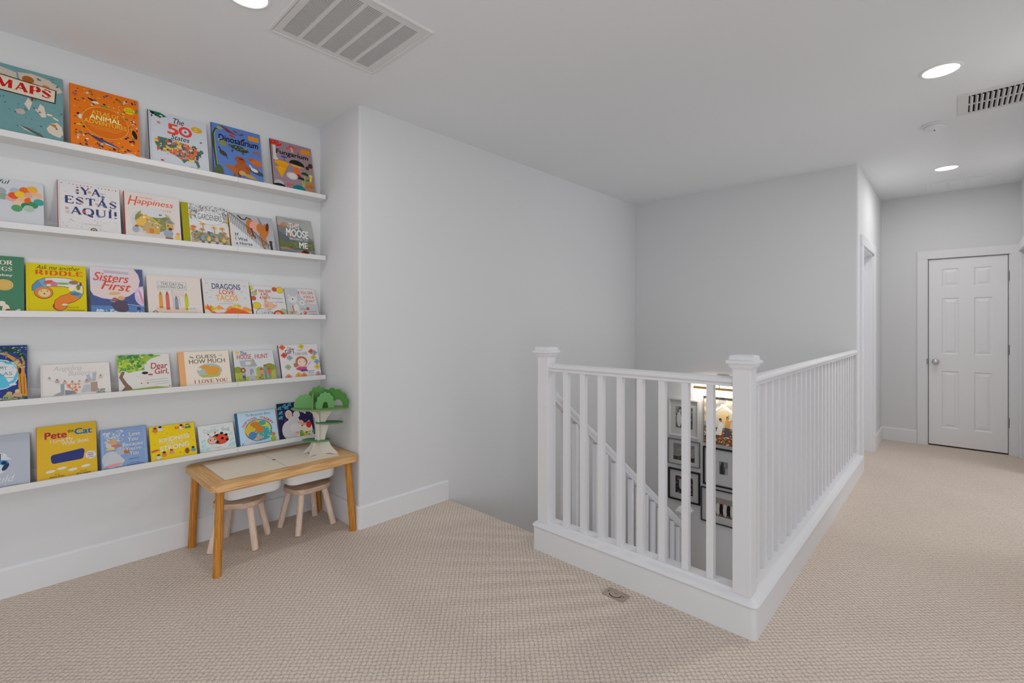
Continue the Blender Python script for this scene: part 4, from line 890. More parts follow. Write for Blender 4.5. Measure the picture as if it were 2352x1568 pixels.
def a_dog(a):
    RR = (186, 74, 50)
    a.R(0, 0, .98, 1, (164, 166, 170)).P([(.4, .99), (.97, .99), (.97, .45), (.7, .5), (.5, .7)], (186, 184, 182)).T('IF YOU GIVE', .42, .81, .92, .91, RR, 0, .03).T('A DOG A', .58, .67, .92, .76, RR, 0, .03).T('DONUT', .65, .53, .93, .62, RR, 0, .03)
    a.E(.22, .6, .15, .12, (186, 184, 182)).P([(.06, .7), (.1, .8), (.18, .72)], (186, 184, 182)).P([(.3, .7), (.38, .8), (.34, .66)], (186, 184, 182)).E(.22, .62, .02, .02, Bk).E(.50, .50, .11, .11, (184, 182, 180)).O(.5, .5, .11, .11, .008, GY).E(.5, .5, .03, .03, (150, 150, 154)).E(.3, .3, .09, .17, (186, 184, 182)).E(.34, .12, .07, .08, (186, 184, 182)).L([(.18, .4), (.2, .2)], .03, (170, 100, 60)).R(.02, .16, .3, .2, (190, 150, 70))
    for x, y in ((.66, .3), (.56, .12), (.3, .05), (.84, .02)): a.E(x, y, .05, .05, (196, 80, 50))
    a.L([(.4, .3), (.7, .26)], .01, (100, 80, 70)).S(30, .05, .02, .6, .2, [(196, 90, 60), (206, 150, 70), (190, 188, 184), (120, 110, 100)], .025, .015, 3).L([(.68, .2), (.93, .2)], .01, (90, 90, 94)).L([(.74, .1), (.93, .1)], .01, (90, 90, 94))
def a_atlas(a):
    a.S(60, .1, .05, .98, .95, [(150, 160, 190)], .006, .004, 3).E(.62, .5, .27, .26, (176, 186, 196)).E(.62, .5, .255, .245, (84, 170, 196)).P([(.66, .68), (.8, .66), (.86, .56), (.8, .4), (.74, .36), (.68, .48), (.6, .55)], (186, 186, 190)).E(.62, .68, .08, .04, (180, 184, 190)).E(.8, .32, .05, .02, (180, 184, 190))
    a.T('MY', .62, .57, .72, .64, (110, 112, 118), 0, 0).T('ATLAS', .46, .48, .79, .54, (110, 112, 118), 0, 0).L([(.7, .44), (.82, .44)], .008, (90, 92, 100))
    OT = (190, 130, 56)
    a.P([(.6, .98), (.75, .95), (.9, .93), (.97, .8), (.97, .6), (.92, .75), (.84, .86), (.7, .9)], (30, 60, 50)).L([(.94, .1), (.93, .4), (.9, .6), (.86, .72), (.7, .85), (.55, .9)], .13, OT, .03).L([(.93, .4), (.95, .7), (.92, .8)], .05, OT, .02).L([(.92, .14), (.90, .45), (.86, .65)], .012, (130, 80, 30)).L([(.96, .14), (.95, .45)], .01, (130, 80, 30)).E(.895, .55, .02, .06, (40, 36, 50))
    a.S(60, .55, .6, .99, .97, [(90, 130, 110), (150, 170, 140), (60, 100, 90)], .02, .008, 5).E(.74, .08, .08, .09, (150, 150, 100)).E(.75, .17, .04, .03, (170, 160, 90)).E(.86, .1, .07, .09, (190, 140, 120)).E(.86, .2, .035, .03, (186, 180, 120)).S(60, .5, .0, .98, .1, [(60, 90, 80), (120, 130, 110), (150, 150, 140), (60, 110, 70)], .025, .015, 6)
def a_angel(a):
    LG = (168, 166, 166)
    a.T('Angelina', .17, .76, .58, .94, LG, .3, .01).T('Ballerina', .38, .64, .80, .79, LG, .3, .01)
    for i in range(8):
        x = .12 + i * .105; y = .56 - .14 * math.sin(PI * i / 7) ; a.E(x, y, .035, .05, [(196, 180, 170), (186, 150, 140), (196, 160, 150), (206, 166, 146)][i % 4]).E(x, y + .05, .014, .03, (130, 120, 118))
    a.L([(.08, .6), (.25, .43), (.5, .38), (.8, .45), (.92, .66)], .005, LG).R(.27, .12, .32, .42, (134, 138, 146)).P([(.16, .1), (.3, .1), (.3, .22), (.2, .15)], (140, 142, 148)).P([(.34, .22), (.52, .42), (.56, .36), (.45, .16)], (190, 176, 168)).S(34, .36, .2, .54, .4, [(206, 116, 78)], .013, .02, 3).P([(.33, .1), (.5, .12), (.45, .2), (.33, .24)], (120, 122, 128)).P([(.55, .14), (.6, .36), (.68, .36), (.72, .16)], (160, 164, 170)).L([(.66, .64), (.70, .46), (.75, .5), (.77, .7)], .05, (150, 156, 168)).R(.70, .14, .80, .42, (150, 128, 116)).S(20, .78, .1, .9, .2, [(120, 122, 120), (150, 150, 146)], .02, .03, 5).L([(.02, 0), (.02, 1)], .003, (170, 166, 160))
def a_dear(a):
    a.P([(0, 1), (0, .62), (.1, .6), (.2, .52), (.34, .56), (.42, .68), (.55, .8), (.64, .88), (.85, .96), (.6, 1)], (140, 170, 66)).S(130, .0, .58, .5, .98, [(96, 146, 70), (160, 182, 60), (120, 156, 56), (176, 190, 90), (60, 120, 70)], .04, .035, 3).S(30, .05, .92, .7, 1, [(60, 120, 70), (90, 130, 90)], .04, .02, 4).L([(.1, .56), (.05, .42), (.12, .25), (.2, .1)], .06, (116, 92, 78), .08).P([(.02, .04), (.14, .2), (.2, .2), (.26, .08), (.26, .03)], (112, 90, 76)).P([(0, 0), (0, .06), (.3, .1), (.7, .13), (.95, .08), (.85, 0)], (140, 164, 76))
    a.T('Dear', .62, .60, .95, .76, (166, 52, 46), .12, .012).T('Girl,', .69, .43, .96, .60, (166, 52, 46), .12, .012).E(.5, .5, .06, .035, (40, 30, 28)).E(.6, .45, .05, .02, (190, 60, 50)).L([(.5, .5), (.46, .95)], .003, GY).L([(.34, .42), (.5, .36), (.66, .42)], .003, GY)
    for i in range(3): a.L([(.5 + .08 * i, .30 - .06 * i), (.95, .32 - .06 * i)], .006, (140, 140, 144))
    a.E(.42, .23, .014, .014, Rd).E(.54, .23, .014, .02, Rd).E(.96, .12, .014, .012, Rd)
def a_guess(a):
    a.R(0, 0, .115, 1, (212, 158, 108)).T('GUESS', .34, .80, .74, .90, (84, 84, 72), 0, .02).T('HOW MUCH', .20, .66, .91, .78, (84, 84, 72), 0, .02).E(.58, .45, .25, .20, (150, 162, 160)).P([(.35, .33), (.8, .33), (.74, .26), (.44, .26)], (160, 170, 90)).E(.64, .44, .15, .13, (206, 146, 64)).E(.50, .55, .09, .055, (204, 142, 60)).E(.38, .5, .04, .04, (196, 186, 170)).E(.64, .44, .001, .001, Cr); serif(a, 'I LOVE YOU', .26, .11, .92, .205, (150, 92, 64), .17, .06); a.R(.115, 0, 1, .045, (176, 176, 120)).L([(.16, .055), (.95, .06)], .012, (140, 140, 90)).L([(.22, .86), (.29, .82)], .025, (120, 130, 60)).E(.83, .87, .04, .012, (150, 152, 150))
def a_house(a):
    a.R(0, 0, 1, .45, (160, 164, 76)).E(.08, .42, .1, .1, (130, 140, 60)).E(.86, .45, .15, .12, (130, 138, 50)).E(.62, .40, .1, .08, (150, 160, 80)).P([(.16, .5), (.14, .7), (.45, .72), (.54, .5)], (150, 154, 158)).R(.2, .2, .52, .5, (166, 168, 172)).P([(.36, .5), (.47, .78), (.56, .5)], (140, 144, 148)).R(.28, .56, .4, .66, (180, 182, 184)).R(.36, .24, .45, .42, (130, 134, 140)).R(.41, .58, .44, .66, (206, 176, 70)).P([(.25, 0), (.38, .25), (.45, .25), (.52, 0)], (150, 154, 160))
    a.T('The', .18, .86, .33, .98, (80, 86, 110), .2, .03).T('HOUSE', .09, .74, .44, .88, (186, 66, 54), .08, .02).T('HUNT', .53, .74, .86, .88, (186, 66, 54), 0, .02).E(.11, .94, .05, .04, (214, 176, 90))
    a.E(.2, .40, .06, .08, (124, 76, 58)).E(.2, .40, .03, .04, (196, 160, 140)).E(.21, .27, .05, .06, (150, 140, 120)).R(.17, .1, .24, .24, (70, 80, 110)).R(.41, .22, .49, .3, Wt).T('0', .435, .235, .465, .285, Bk)
    for x, h_, c in ((.64, .3, (206, 130, 110)), (.74, .4, (110, 130, 140)), (.84, .3, (200, 90, 70))): a.E(x, h_ + .1, .035, .04, (150, 90, 60)).E(x, h_, .045, .08, c).R(x - .03, .08, x + .03, h_ - .05, (100, 116, 136))
    a.E(.6, .14, .05, .03, (150, 90, 60)).S(20, .05, .05, .9, .15, [(176, 178, 90), (140, 150, 70)], .03, .01, 3)
def a_gift(a):
    Z = (108, 60, 92)
    a.T('THE', .22, .88, .32, .93, (80, 70, 84), .0, .0, -6).T('GIFT', .16, .74, .40, .87, Z, .0, .04, 8).T('THAT', .46, .81, .60, .85, (100, 96, 104)).T('I CAN GIVE', .36, .69, .71, .77, (90, 84, 96), 0, .01)
    F = [(.1, .93, (206, 100, 64)), (.58, .94, (190, 180, 50)), (.12, .7, (190, 80, 56)), (.25, .62, (140, 144, 156)), (.82, .78, (200, 80, 64)), (.9, .74, (130, 140, 160)), (.86, .6, (180, 176, 60)), (.93, .47, (120, 140, 160)), (.18, .36, (140, 160, 120)), (.92, .32, (206, 176, 60)), (.16, .08, (206, 120, 96)), (.41, .11, (206, 156, 60)), (.55, .09, (206, 120, 80)), (.92, .1, (190, 130, 136))]
    for x, y, c in F:
        for dx, dy in ((-.04, 0), (.04, 0), (0, .04), (0, -.04)): a.E(x + dx, y + dy, .038, .038, c)
        a.k += .3; a.E(x, y, .018, .018, tuple(int(k * .75) for k in c))
    a.E(.53, .50, .15, .15, (170, 104, 76)).E(.53, .47, .105, .12, (206, 176, 164)).P([(.44, .56), (.53, .62), (.62, .56), (.53, .6)], (170, 104, 76)).E(.37, .4, .05, .06, (170, 104, 76)).P([(.36, .28), (.42, .34), (.64, .33), (.74, .44), (.76, .48), (.66, .36), (.62, .26), (.46, .24)], (190, 70, 110)).P([(.46, .26), (.63, .27), (.66, .22), (.5, .2)], (90, 74, 130)).E(.78, .5, .03, .03, (206, 176, 164)).E(.48, .49, .01, .01, Bk).E(.6, .49, .01, .01, Bk)
    a.L([(.62, .2), (.82, .21)], .014, (120, 110, 120)).L([(.66, .15), (.8, .155)], .012, (120, 110, 120)).L([(.66, .09), (.82, .09)], .01, (150, 130, 130))
def a_gray(a):
    a.R(0, .83, .9, .97, (148, 152, 164)).R(.88, 0, 1, .95, (166, 170, 178)).E(.56, .6, .14, .09, (186, 188, 192)).E(.56, .6, .11, .07, (56, 52, 60)).P([(.62, .66), (.76, .54), (.62, .54)], (182, 184, 190)).E(.58, .49, .16, .065, (60, 130, 180)).E(.68, .49, .035, .03, (30, 40, 70)).E(.56, .38, .14, .10, (182, 186, 192)).E(.68, .40, .05, .08, (40, 50, 80), 30).T('Scribd', .38, .16, .78, .26, (186, 186, 190), .35, 0) if False else None
    a.E(.56, .6, .14, .09, (186, 188, 192)).E(.55, .61, .11, .07, (56, 52, 60)).P([(.62, .66), (.76, .54), (.62, .54)], (182, 184, 190)).E(.56, .49, .16, .065, (60, 130, 180)).E(.66, .49, .035, .03, (30, 40, 70)).E(.54, .38, .14, .10, (182, 186, 192)).E(.68, .41, .035, .075, (40, 50, 80), -30)
    a.T('ovoid', .46, .13, .78, .22, (188, 188, 192), .35, 0) if False else a.T('Could', .40, .13, .80, .25, (188, 188, 192), .35, 0)
    a.L([(.3, .05), (.85, .06)], .008, (130, 132, 140))
def a_pete(a):
    a.T('Pete', .14, .76, .49, .88, (160, 44, 60), 0, .06).T('the', .51, .84, .61, .90, Bk, 0, .02, 10).T('Cat', .63, .79, .92, .90, (34, 104, 160), 0, .06).T('I Love My', .22, .67, .60, .745, (192, 186, 170), .05, .025, 4).T('White Shoes', .41, .62, .86, .70, (192, 186, 170), .05, .025, 4)
    # plain stand-in for the cover picture
    B = (48, 56, 112)
    a.P(rpoly([(.24, .30), (.76, .32), (.80, .52), (.22, .46)], .05), B)
    for x, y in ((.22, .17), (.40, .20), (.58, .15), (.80, .18)): a.E(x, y, .08, .024, (188, 188, 184), 5)
    a.E(.89, .37, .095, .075, (184, 184, 186)).T('FREE', .84, .355, .94, .39, (160, 40, 60), 0, .03).L([(.84, .41), (.94, .41)], .01, (70, 80, 120)).L([(.84, .33), (.94, .33)], .01, (70, 80, 120))
    a.T('Art by', .28, .095, .36, .115, (70, 60, 20)).T('James Dean', .20, .05, .44, .085, (60, 50, 20), .2).T('Story by', .70, .085, .82, .105, (70, 60, 20)).T('Eric Litwin', .64, .04, .88, .075, (60, 50, 20), .2)
def a_love(a):
    a.L([(.05, 0), (.05, 1)], .008, (150, 166, 190)).L([(.95, 0), (.95, 1)], .006, (150, 166, 190)).S(110, .08, .68, .5, .95, [(176, 178, 184), (190, 190, 190), (150, 160, 176)], .018, .012, 3)
    a.E(.22, .62, .11, .10, (176, 172, 168)).E(.26, .68, .1, .06, (190, 150, 110)).E(.33, .58, .11, .035, (190, 110, 84), -8).E(.22, .26, .20, .20, (166, 168, 174)).P([(.04, .1), (.2, .42), (.34, .4), (.5, .2), (.42, .08)], (170, 172, 176)).E(.25, .12, .22, .03, (206, 140, 140), 6).E(.42, .44, .1, .10, (150, 156, 168)).E(.55, .4, .07, .045, (170, 106, 60), -15).E(.38, .06, .05, .02, (110, 150, 110)).R(.12, .49, .3, .53, (206, 180, 100)).P([(0, 0), (.45, 0), (.02, .02)], (180, 60, 90))
    S_ = (192, 190, 186)
    a.T('Love', .62, .77, .86, .87, S_, 0, .02).T('You', .58, .65, .80, .75, S_, 0, .02).T('Because', .47, .53, .91, .62, S_, 0, .02).T("You're", .52, .42, .86, .51, S_, 0, .02).T('You', .60, .30, .80, .40, S_, 0, .02)
    a.L([(.58, .21), (.80, .215)], .012, (70, 96, 140)).L([(.58, .11), (.82, .115)], .008, (70, 96, 140)).L([(.52, .07), (.9, .075)], .012, (70, 96, 140))
def a_kind(a):
    a.S(120, .02, .02, .98, .98, [(206, 150, 30), (110, 140, 160), (190, 160, 60), (120, 130, 80)], .014, .008, 3, (.52, .5, .36, .2))
    K = (198, 192, 180)
    a.T('KINDNESS', .20, .545, .86, .665, K, .0, .05, 4).T('makes us', .35, .47, .70, .535, K, 0, .02, 4).T('STRONG', .20, .31, .84, .435, K, 0, .06, 4)
    for x, y, c, d in ((.13, .88, (200, 110, 50), (90, 60, 50)), (.24, .90, (176, 184, 190), (50, 34, 36)), (.16, .13, (176, 186, 190), (130, 70, 40)), (.28, .18, (206, 120, 50), (70, 44, 34)), (.44, .22, (200, 130, 120), (150, 70, 50)), (.92, .2, (90, 140, 170), (40, 40, 70)), (.70, .88, (190, 190, 190), (40, 40, 40))):
        a.E(x, y, .055, .05, c).E(x, y + .07, .035, .03, d)
    a.P(a.ell(.1, .30, .09, .06, 10, 12, 0, 180), (190, 90, 70)).E(.78, .2, .05, .08, (130, 80, 44)).P([(.55, .86), (.56, .94), (.6, .9), (.64, .95), (.66, .86)], (206, 110, 40)).P([(.78, .84), (.8, .92), (.84, .88), (.9, .93), (.92, .84)], (70, 120, 90)).E(.74, .9, .04, .04, (206, 120, 60)).E(.84, .95, .05, .015, (60, 90, 150))
def a_bug(a):
    a.R(0, 0, 1, .3, (166, 180, 182)) if False else None
    a.T("YOU'RE MY LITTLE", .33, .89, .75, .93, (150, 156, 156), 0, 0).T('Cuddle', .14, .72, .57, .86, (130, 170, 166), 0, .02).T('Bug', .66, .70, .88, .86, (110, 150, 146), 0, .02)
    a.E(.58, .46, .24, .19, (60, 34, 36), -5).E(.59, .46, .225, .175, (204, 74, 50), -5).E(.36, .44, .13, .13, (60, 34, 36)).E(.36, .44, .12, .12, (206, 166, 146))
    for x, y in ((.5, .6), (.64, .66), (.64, .47), (.5, .36), (.77, .4), (.76, .58)): a.E(x, y, .045, .045, (36, 26, 30))
    a.E(.31, .46, .018, .022, Bk).E(.43, .47, .018, .022, Bk).L([(.33, .56), (.27, .66)], .008, Bk).L([(.44, .57), (.46, .68)], .008, Bk).E(.27, .68, .025, .025, Rd).E(.46, .71, .025, .025, Rd)
    for x, y in ((.12, .46), (.9, .6), (.1, .3), (.2, .16), (.9, .38), (.06, .14), (.94, .22), (.84, .2)): a.E(x, y, .07, .04, (146, 184, 184), 40).E(x + .03, y - .04, .05, .025, (160, 194, 190), -40)
    a.S(20, .03, .03, .98, .3, [(206, 150, 140), (150, 184, 184)], .014, .01, 4).L([(.4, .17), (.6, .17)], .014, (140, 160, 160)).L([(.42, .06), (.66, .06)], .01, (140, 160, 160))
def a_bear(a):
    a.T('Storybook Tales', 0, 0, .01, .01, Bk) if False else None
    a.R(0, 0, .05, 1, (44, 84, 124)).T('The Berenstain Bears', .24, .87, .86, .94, (80, 90, 110), .2, .005)
    s = 'Storybook Treasury'; n = len(s)
    for i, ch in enumerate(s):
        if ch == ' ': continue
        t = math.radians(156 - (156 - 24) * i / (n - 1)); x = .52 + .395 * math.cos(t); y = .44 + .36 * math.sin(t)
        a.T(ch, x - .022, y - .03, x + .022, y + .035, (200, 84, 74), 0, .03, math.degrees(t) - 90); a.k -= .9
    a.k += 1
    a.E(.52, .44, .335, .315, (44, 96, 134)).E(.52, .44, .315, .297, (190, 192, 70)).E(.62, .33, .23, .2, (70, 150, 150)).S(60, .42, .18, .82, .52, [(170, 200, 190)], .012, .01, 4, None).E(.62, .63, .10, .07, (70, 150, 150)).E(.44, .60, .12, .10, (190, 120, 50)).E(.54, .46, .10, .12, (190, 120, 50), 30).E(.30, .45, .11, .15, (200, 170, 50)).E(.36, .30, .10, .11, (80, 120, 170)).R(.44, .17, .58, .27, (196, 140, 140))
    a.E(.87, .26, .05, .05, (190, 120, 60)).E(.86, .12, .07, .09, (150, 170, 60)).E(.22, .1, .08, .05, (180, 182, 186)).E(.29, .16, .04, .04, (180, 182, 186)).L([(.12, .12), (.08, .04), (.2, .02)], .014, (60, 70, 80)).L([(.4, .06), (.78, .06)], .012, (100, 130, 160))
def a_mouse(a):
    a.S(110, .05, .3, .95, .97, [(170, 160, 190), (90, 80, 130), (190, 184, 200)], .006, .005, 3)
    for x, y in ((.2, .93), (.06, .88), (.35, .95), (.08, .75), (.06, .62), (.26, .88)): a.E(x, y, .07, .03, (60, 150, 160), 35).E(x + .02, y - .02, .05, .025, (50, 130, 140), -40)
    M = (176, 170, 172)
    a.P([(.35, 0), (.4, .25), (.6, .28), (.86, .45), (.93, .3), (.96, 0)], (196, 180, 160)).E(.3, .25, .24, .27, M).E(.42, .47, .17, .15, M).E(.30, .68, .10, .12, M).E(.30, .67, .07, .09, (196, 160, 140)).E(.52, .65, .10, .10, M).E(.55, .42, .02, .015, Bk).E(.62, .42, .07, .065, (206, 160, 140)).E(.46, .3, .17, .12, (186, 180, 182)).E(.48, .16, .05, .03, (200, 140, 126)).E(.68, .37, .09, .035, (196, 150, 110)).E(.84, .33, .08, .09, (190, 40, 50)).S(14, .55, .03, .85, .15, [(90, 140, 60), (190, 60, 110), (140, 170, 60), (206, 170, 60)], .04, .03, 5).E(.6, .12, .06, .09, (110, 150, 60)).E(.95, .12, .04, .05, (60, 130, 130))
    a.T('Hug', .60, .68, .84, .80, (206, 196, 190), 0, .03).T('Hug', .6, .68, .84, .8, (206, 196, 190)) if False else a.T('Hug', .58, .66, .82, .80, (206, 190, 186), .1, .03, -12)

BOOKS = [
 # row, x, width, height, cover, spine, thickness, label, art
 (0, -0.065, .275, .375, (96, 132, 134), (90, 70, 60), .014, 'large teal book with world map cover and red capitals, cut by left edge', a_maps),
 (0, .236, .282, .370, (212, 108, 24), (196, 92, 24), .012, 'large orange book crowded with small animals around an oval title', a_orange),
 (0, .562, .289, .342, (174, 178, 184), (60, 50, 66), .012, 'pale grey book with a colourful map of the country and a red number 50', a_states),
 (0, .877, .281, .365, (84, 116, 176), (60, 84, 130), .012, 'blue book with painted brown dinosaurs on its cover', a_dino),
 (0, 1.221, .277, .363, (132, 112, 120), (80, 40, 36), .012, 'mauve book with painted yellow and black mushrooms on its cover', a_fungi),
 (1, -.150, .290, .255, (176, 178, 182), (150, 152, 156), .010, 'pale board book with a cluster of coloured balloons, cut by left edge', a_balloon),
 (1, .190, .247, .289, (190, 186, 186), (150, 60, 60), .010, 'white book with three lines of large navy capitals in Spanish', a_ya),
 (1, .455, .255, .284, (188, 180, 176), (196, 72, 44), .018, 'cream book with red script title over a yellow cottage and a red spine', a_happy),
 (1, .721, .244, .275, (184, 184, 184), (130, 124, 20), .012, 'white book with olive spine band, orange flowers and grey leaf border', a_gard),
 (1, .972, .262, .258, (182, 182, 184), (206, 150, 60), .010, 'white book with a brown horse sliding down a stair banister', a_horse),
 (1, 1.265, .233, .280, (120, 122, 122), (110, 80, 60), .010, 'grey green mountain lake book with white hand lettering', a_moose),
 (2, -.145, .217, .294, (70, 118, 92), (60, 100, 80), .010, 'green book with white ducks and a gold medal, cut by left edge', a_green),
 (2, .078, .221, .268, (198, 180, 20), (184, 164, 20), .014, 'yellow book with a large picture filled question mark', a_riddle),
 (2, .315, .223, .272, (74, 84, 130), (60, 74, 120), .010, 'purple and white book with hot air balloons and red script', a_sisters),
 (2, .556, .263, .246, (192, 182, 176), (186, 176, 170), .010, 'cream book with four upright crayons and a hand lettered sign', a_crayons),
 (2, .826, .264, .245, (184, 182, 182), (120, 84, 60), .010, 'white book with orange creatures lying along its bottom edge', a_tacos),
 (2, 1.098, .211, .218, (188, 186, 184), (110, 80, 60), .009, 'small white square book with bright balloons around a pink pig', a_pig),
 (2, 1.314, .213, .216, (176, 178, 180), (150, 150, 152), .009, 'small grey and white square book with a white dog and red lettering', a_dog),
 (3, -.160, .243, .283, (46, 58, 120), (46, 58, 120), .012, 'dark blue book with a globe inside an orange twisted tree, cut by left edge', a_atlas),
 (3, .129, .266, .188, (194, 188, 184), (186, 180, 176), .010, 'wide low cream book with pale grey script and a row of tiny dancers', a_angel),
 (3, .427, .236, .219, (190, 186, 182), (170, 166, 160), .010, 'white book with a leafy green tree and dark red title', a_dear),
 (3, .705, .267, .223, (202, 190, 176), (206, 150, 100), .012, 'cream book with an orange spine band and a brown hare in an oval', a_guess),
 (3, .996, .243, .218, (182, 184, 188), (110, 110, 70), .010, 'pale book with a grey house, green lawn and red capitals', a_house),
 (3, 1.273, .270, .245, (192, 188, 188), (80, 40, 60), .010, 'white book with a long haired girl ringed by coloured flowers', a_gift),
 (4, -.165, .257, .254, (156, 160, 170), (146, 150, 160), .010, 'plain grey book with a blue and white bird, cut by left edge', a_gray),
 (4, .114, .226, .274, (204, 164, 44), (190, 110, 50), .009, 'mustard yellow book with a blue shape and red and blue title', a_pete),
 (4, .355, .199, .222, (124, 148, 186), (84, 112, 150), .012, 'light blue book with a figure in a white dress and white serif title', a_love),
 (4, .568, .220, .206, (216, 186, 24), (206, 170, 30), .010, 'bright yellow book with bold white title and small playing children', a_kind),
 (4, .804, .194, .175, (190, 192, 190), (160, 160, 156), .014, 'small white book with a red spotted ladybird', a_bug),
 (4, 1.010, .245, .222, (162, 184, 200), (44, 84, 124), .012, 'light blue book with a round picture under an arched red title', a_bear),
 (4, 1.266, .232, .250, (36, 30, 66), (60, 40, 60), .010, 'dark night sky book with a large grey mouse, behind the toy tree', a_mouse),
]
for r_, x_, w_, h_, c_, s_, t_, l_, d_ in BOOKS:
    book(r_, x_, w_, h_, c_, s_, t_, l_, d_, rounded=0.014 if d_ is a_balloon else 0)

# ================================================================== ACTIVITY TABLE
TX0, TX1, TY0, TY1, TZ = 0.735, 1.562, 2.790, 3.350, 0.488
TCX, TCY = (TX0 + TX1) / 2, (TY0 + TY1) / 2
tb = empty('activity_table', (TCX, TCY, 0), 0, 'low pine activity table with white lids standing in the alcove', 'table')
hx, hy = (TX1 - TX0) / 2, (TY1 - TY0) / 2
ix, iy0, iy1 = hx - 0.082, -hy + 0.092, hy - 0.045
def mitre(b, poly, m): b.prism(poly, TZ - 0.036, TZ, m)
b = MB(); cr = 0.03
mitre(b, [(-hx + cr, -hy), (hx - cr, -hy), (hx - 0.004, -hy + cr - 0.004), (ix, iy0), (-ix, iy0), (-hx + 0.004, -hy + cr - 0.004)], WX)
mitre(b, [(-ix, iy1), (ix, iy1), (hx - 0.004, hy - cr + 0.004), (hx - cr, hy), (-hx + cr, hy), (-hx + 0.004, hy - cr + 0.004)], WX)
mitre(b, [(-hx, -hy + cr), (-hx + 0.004, -hy + cr - 0.004), (-ix, iy0), (-ix, iy1), (-hx + 0.004, hy - cr + 0.004), (-hx, hy - cr)], WY)
mitre(b, [(ix, iy0), (hx - 0.004, -hy + cr - 0.004), (hx, -hy + cr), (hx, hy - cr), (hx - 0.004, hy - cr + 0.004), (ix, iy1)], WY)
b.build('top_frame', tb, bevel=0.003)
for y in (iy0 - 0.012, iy1):
    b = MB(); b.box(-ix, ix, y, y + 0.012, TZ - 0.036 - 0.03, TZ - 0.037, WX); b.build('under_rail', tb)
xm = -ix + (ix * 2) * 0.5
for u0, u1 in ((-ix + 0.002, xm - 0.0015), (xm + 0.0015, ix - 0.002)):
    b = MB(); b.box(u0, u1, iy0 + 0.0015, iy1 - 0.0015, TZ - 0.010, TZ - 0.002, TOPW)
    lid = b.build('lid', tb, bevel=0.001)
b = MB(); b.box(-ix, ix, iy0, iy1, TZ - 0.0125, TZ - 0.0105, WX); 
b.build('lid_support', tb)
b = MB(); b.lathe([(0.0005, 0), (0.010, 0), (0.010, 0.0012), (0.0005, 0.0012)], (xm, (iy0 + iy1) / 2, TZ - 0.002), mat('brown_dot', (120, 80, 50)), n=16)
b.build('finger_hole', tb)
def leg8(b, p0, p1, r, m):
    L = []
    for p in (p0, p1):
        L.append([(p[0] + r * math.cos(a), p[1] + r * math.sin(a), p[2]) for a in [PI / 16 + 2 * PI * i / 16 for i in range(16)]])
    b.loft(L, m)
for sx in (-1, 1):
    for sy in (-1, 1):
        b = MB(); top = (sx * (hx - 0.052), sy * (hy - 0.062 if sy < 0 else hy - 0.030), TZ - 0.036)
        bot = (sx * (hx - (0.034 if sx < 0 else 0.022)), sy * (hy - 0.050 if sy < 0 else hy - 0.022), 0.0)
        leg8(b, top, bot, 0.0205, WZ); b.build('leg', tb, smooth=True)
# storage bins hanging in the frame
for (bx0, bx1), lab in (((-ix + 0.004, xm - 0.004), 'white plastic bin hanging under the left lid of the pine table'), ((xm + 0.004, ix - 0.004), 'white plastic bin hanging under the right lid of the pine table')):
    o = empty('storage_bin', (TCX + (bx0 + bx1) / 2, TCY + (iy0 + iy1) / 2, 0.352), 0, lab, 'storage bin', 'plastic bins under the pine table')
    w2, d2_ = (bx1 - bx0) / 2, (iy1 - iy0) / 2 - 0.004
    def ro(s_, z, r=0.05): return [(x, y, z) for x, y in rpoly([(-w2 + s_, -d2_ + s_), (w2 - s_, -d2_ + s_), (w2 - s_, d2_ - s_), (-w2 + s_, d2_ - s_)], r, 6)]
    b = MB(); b.loft([ro(0.035, 0.002), ro(0.022, 0.004), ro(0.015, 0.016), ro(0.010, 0.085), ro(0.006, 0.118), ro(0.009, 0.118), ro(0.014, 0.085), ro(0.022, 0.020), ro(0.034, 0.008)], BIN)
    b.build('bin_body', o, smooth=True)
# stools
def stool(x, y, rz, label, hxs=0.135, hys=0.125):
    o = empty('stool', (x, y, 0), rz, label, 'stool', 'small wooden stools under the pine table')
    b = MB(); pts = []
    for i in range(48):
        a = 2 * PI * i / 48; ca, sa = math.cos(a), math.sin(a); e = 0.72
        px = hxs * math.copysign(abs(ca) ** e, ca); py = hys * math.copysign(abs(sa) ** e, sa)
        if py > 0: py *= 0.92
        pts.append((px, py))
    L = [[(p[0] * k, p[1] * k, z) for p in pts] for k, z in ((0.955, 0.247), (0.99, 0.252), (1.0, 0.262), (1.0, 0.272), (0.985, 0.279), (0.93, 0.280))]
    b.loft(L, SEATM); b.build('seat', o, smooth=True)
    for sx in (-1, 1):
        for sy in (-1, 1):
            b = MB(); b.tube((sx * 0.078, sy * 0.072, 0.248), (sx * 0.122, sy * 0.112, 0.002), 0.019, 0.0185, LEGM, 18)
            b.build('leg', o, smooth=True)
    return o
stool(0.985, 3.175, math.radians(-37), 'small pale wooden stool, left one under the low pine table')
stool(1.372, 3.135, math.radians(6), 'small pale wooden stool, right one under the low pine table')

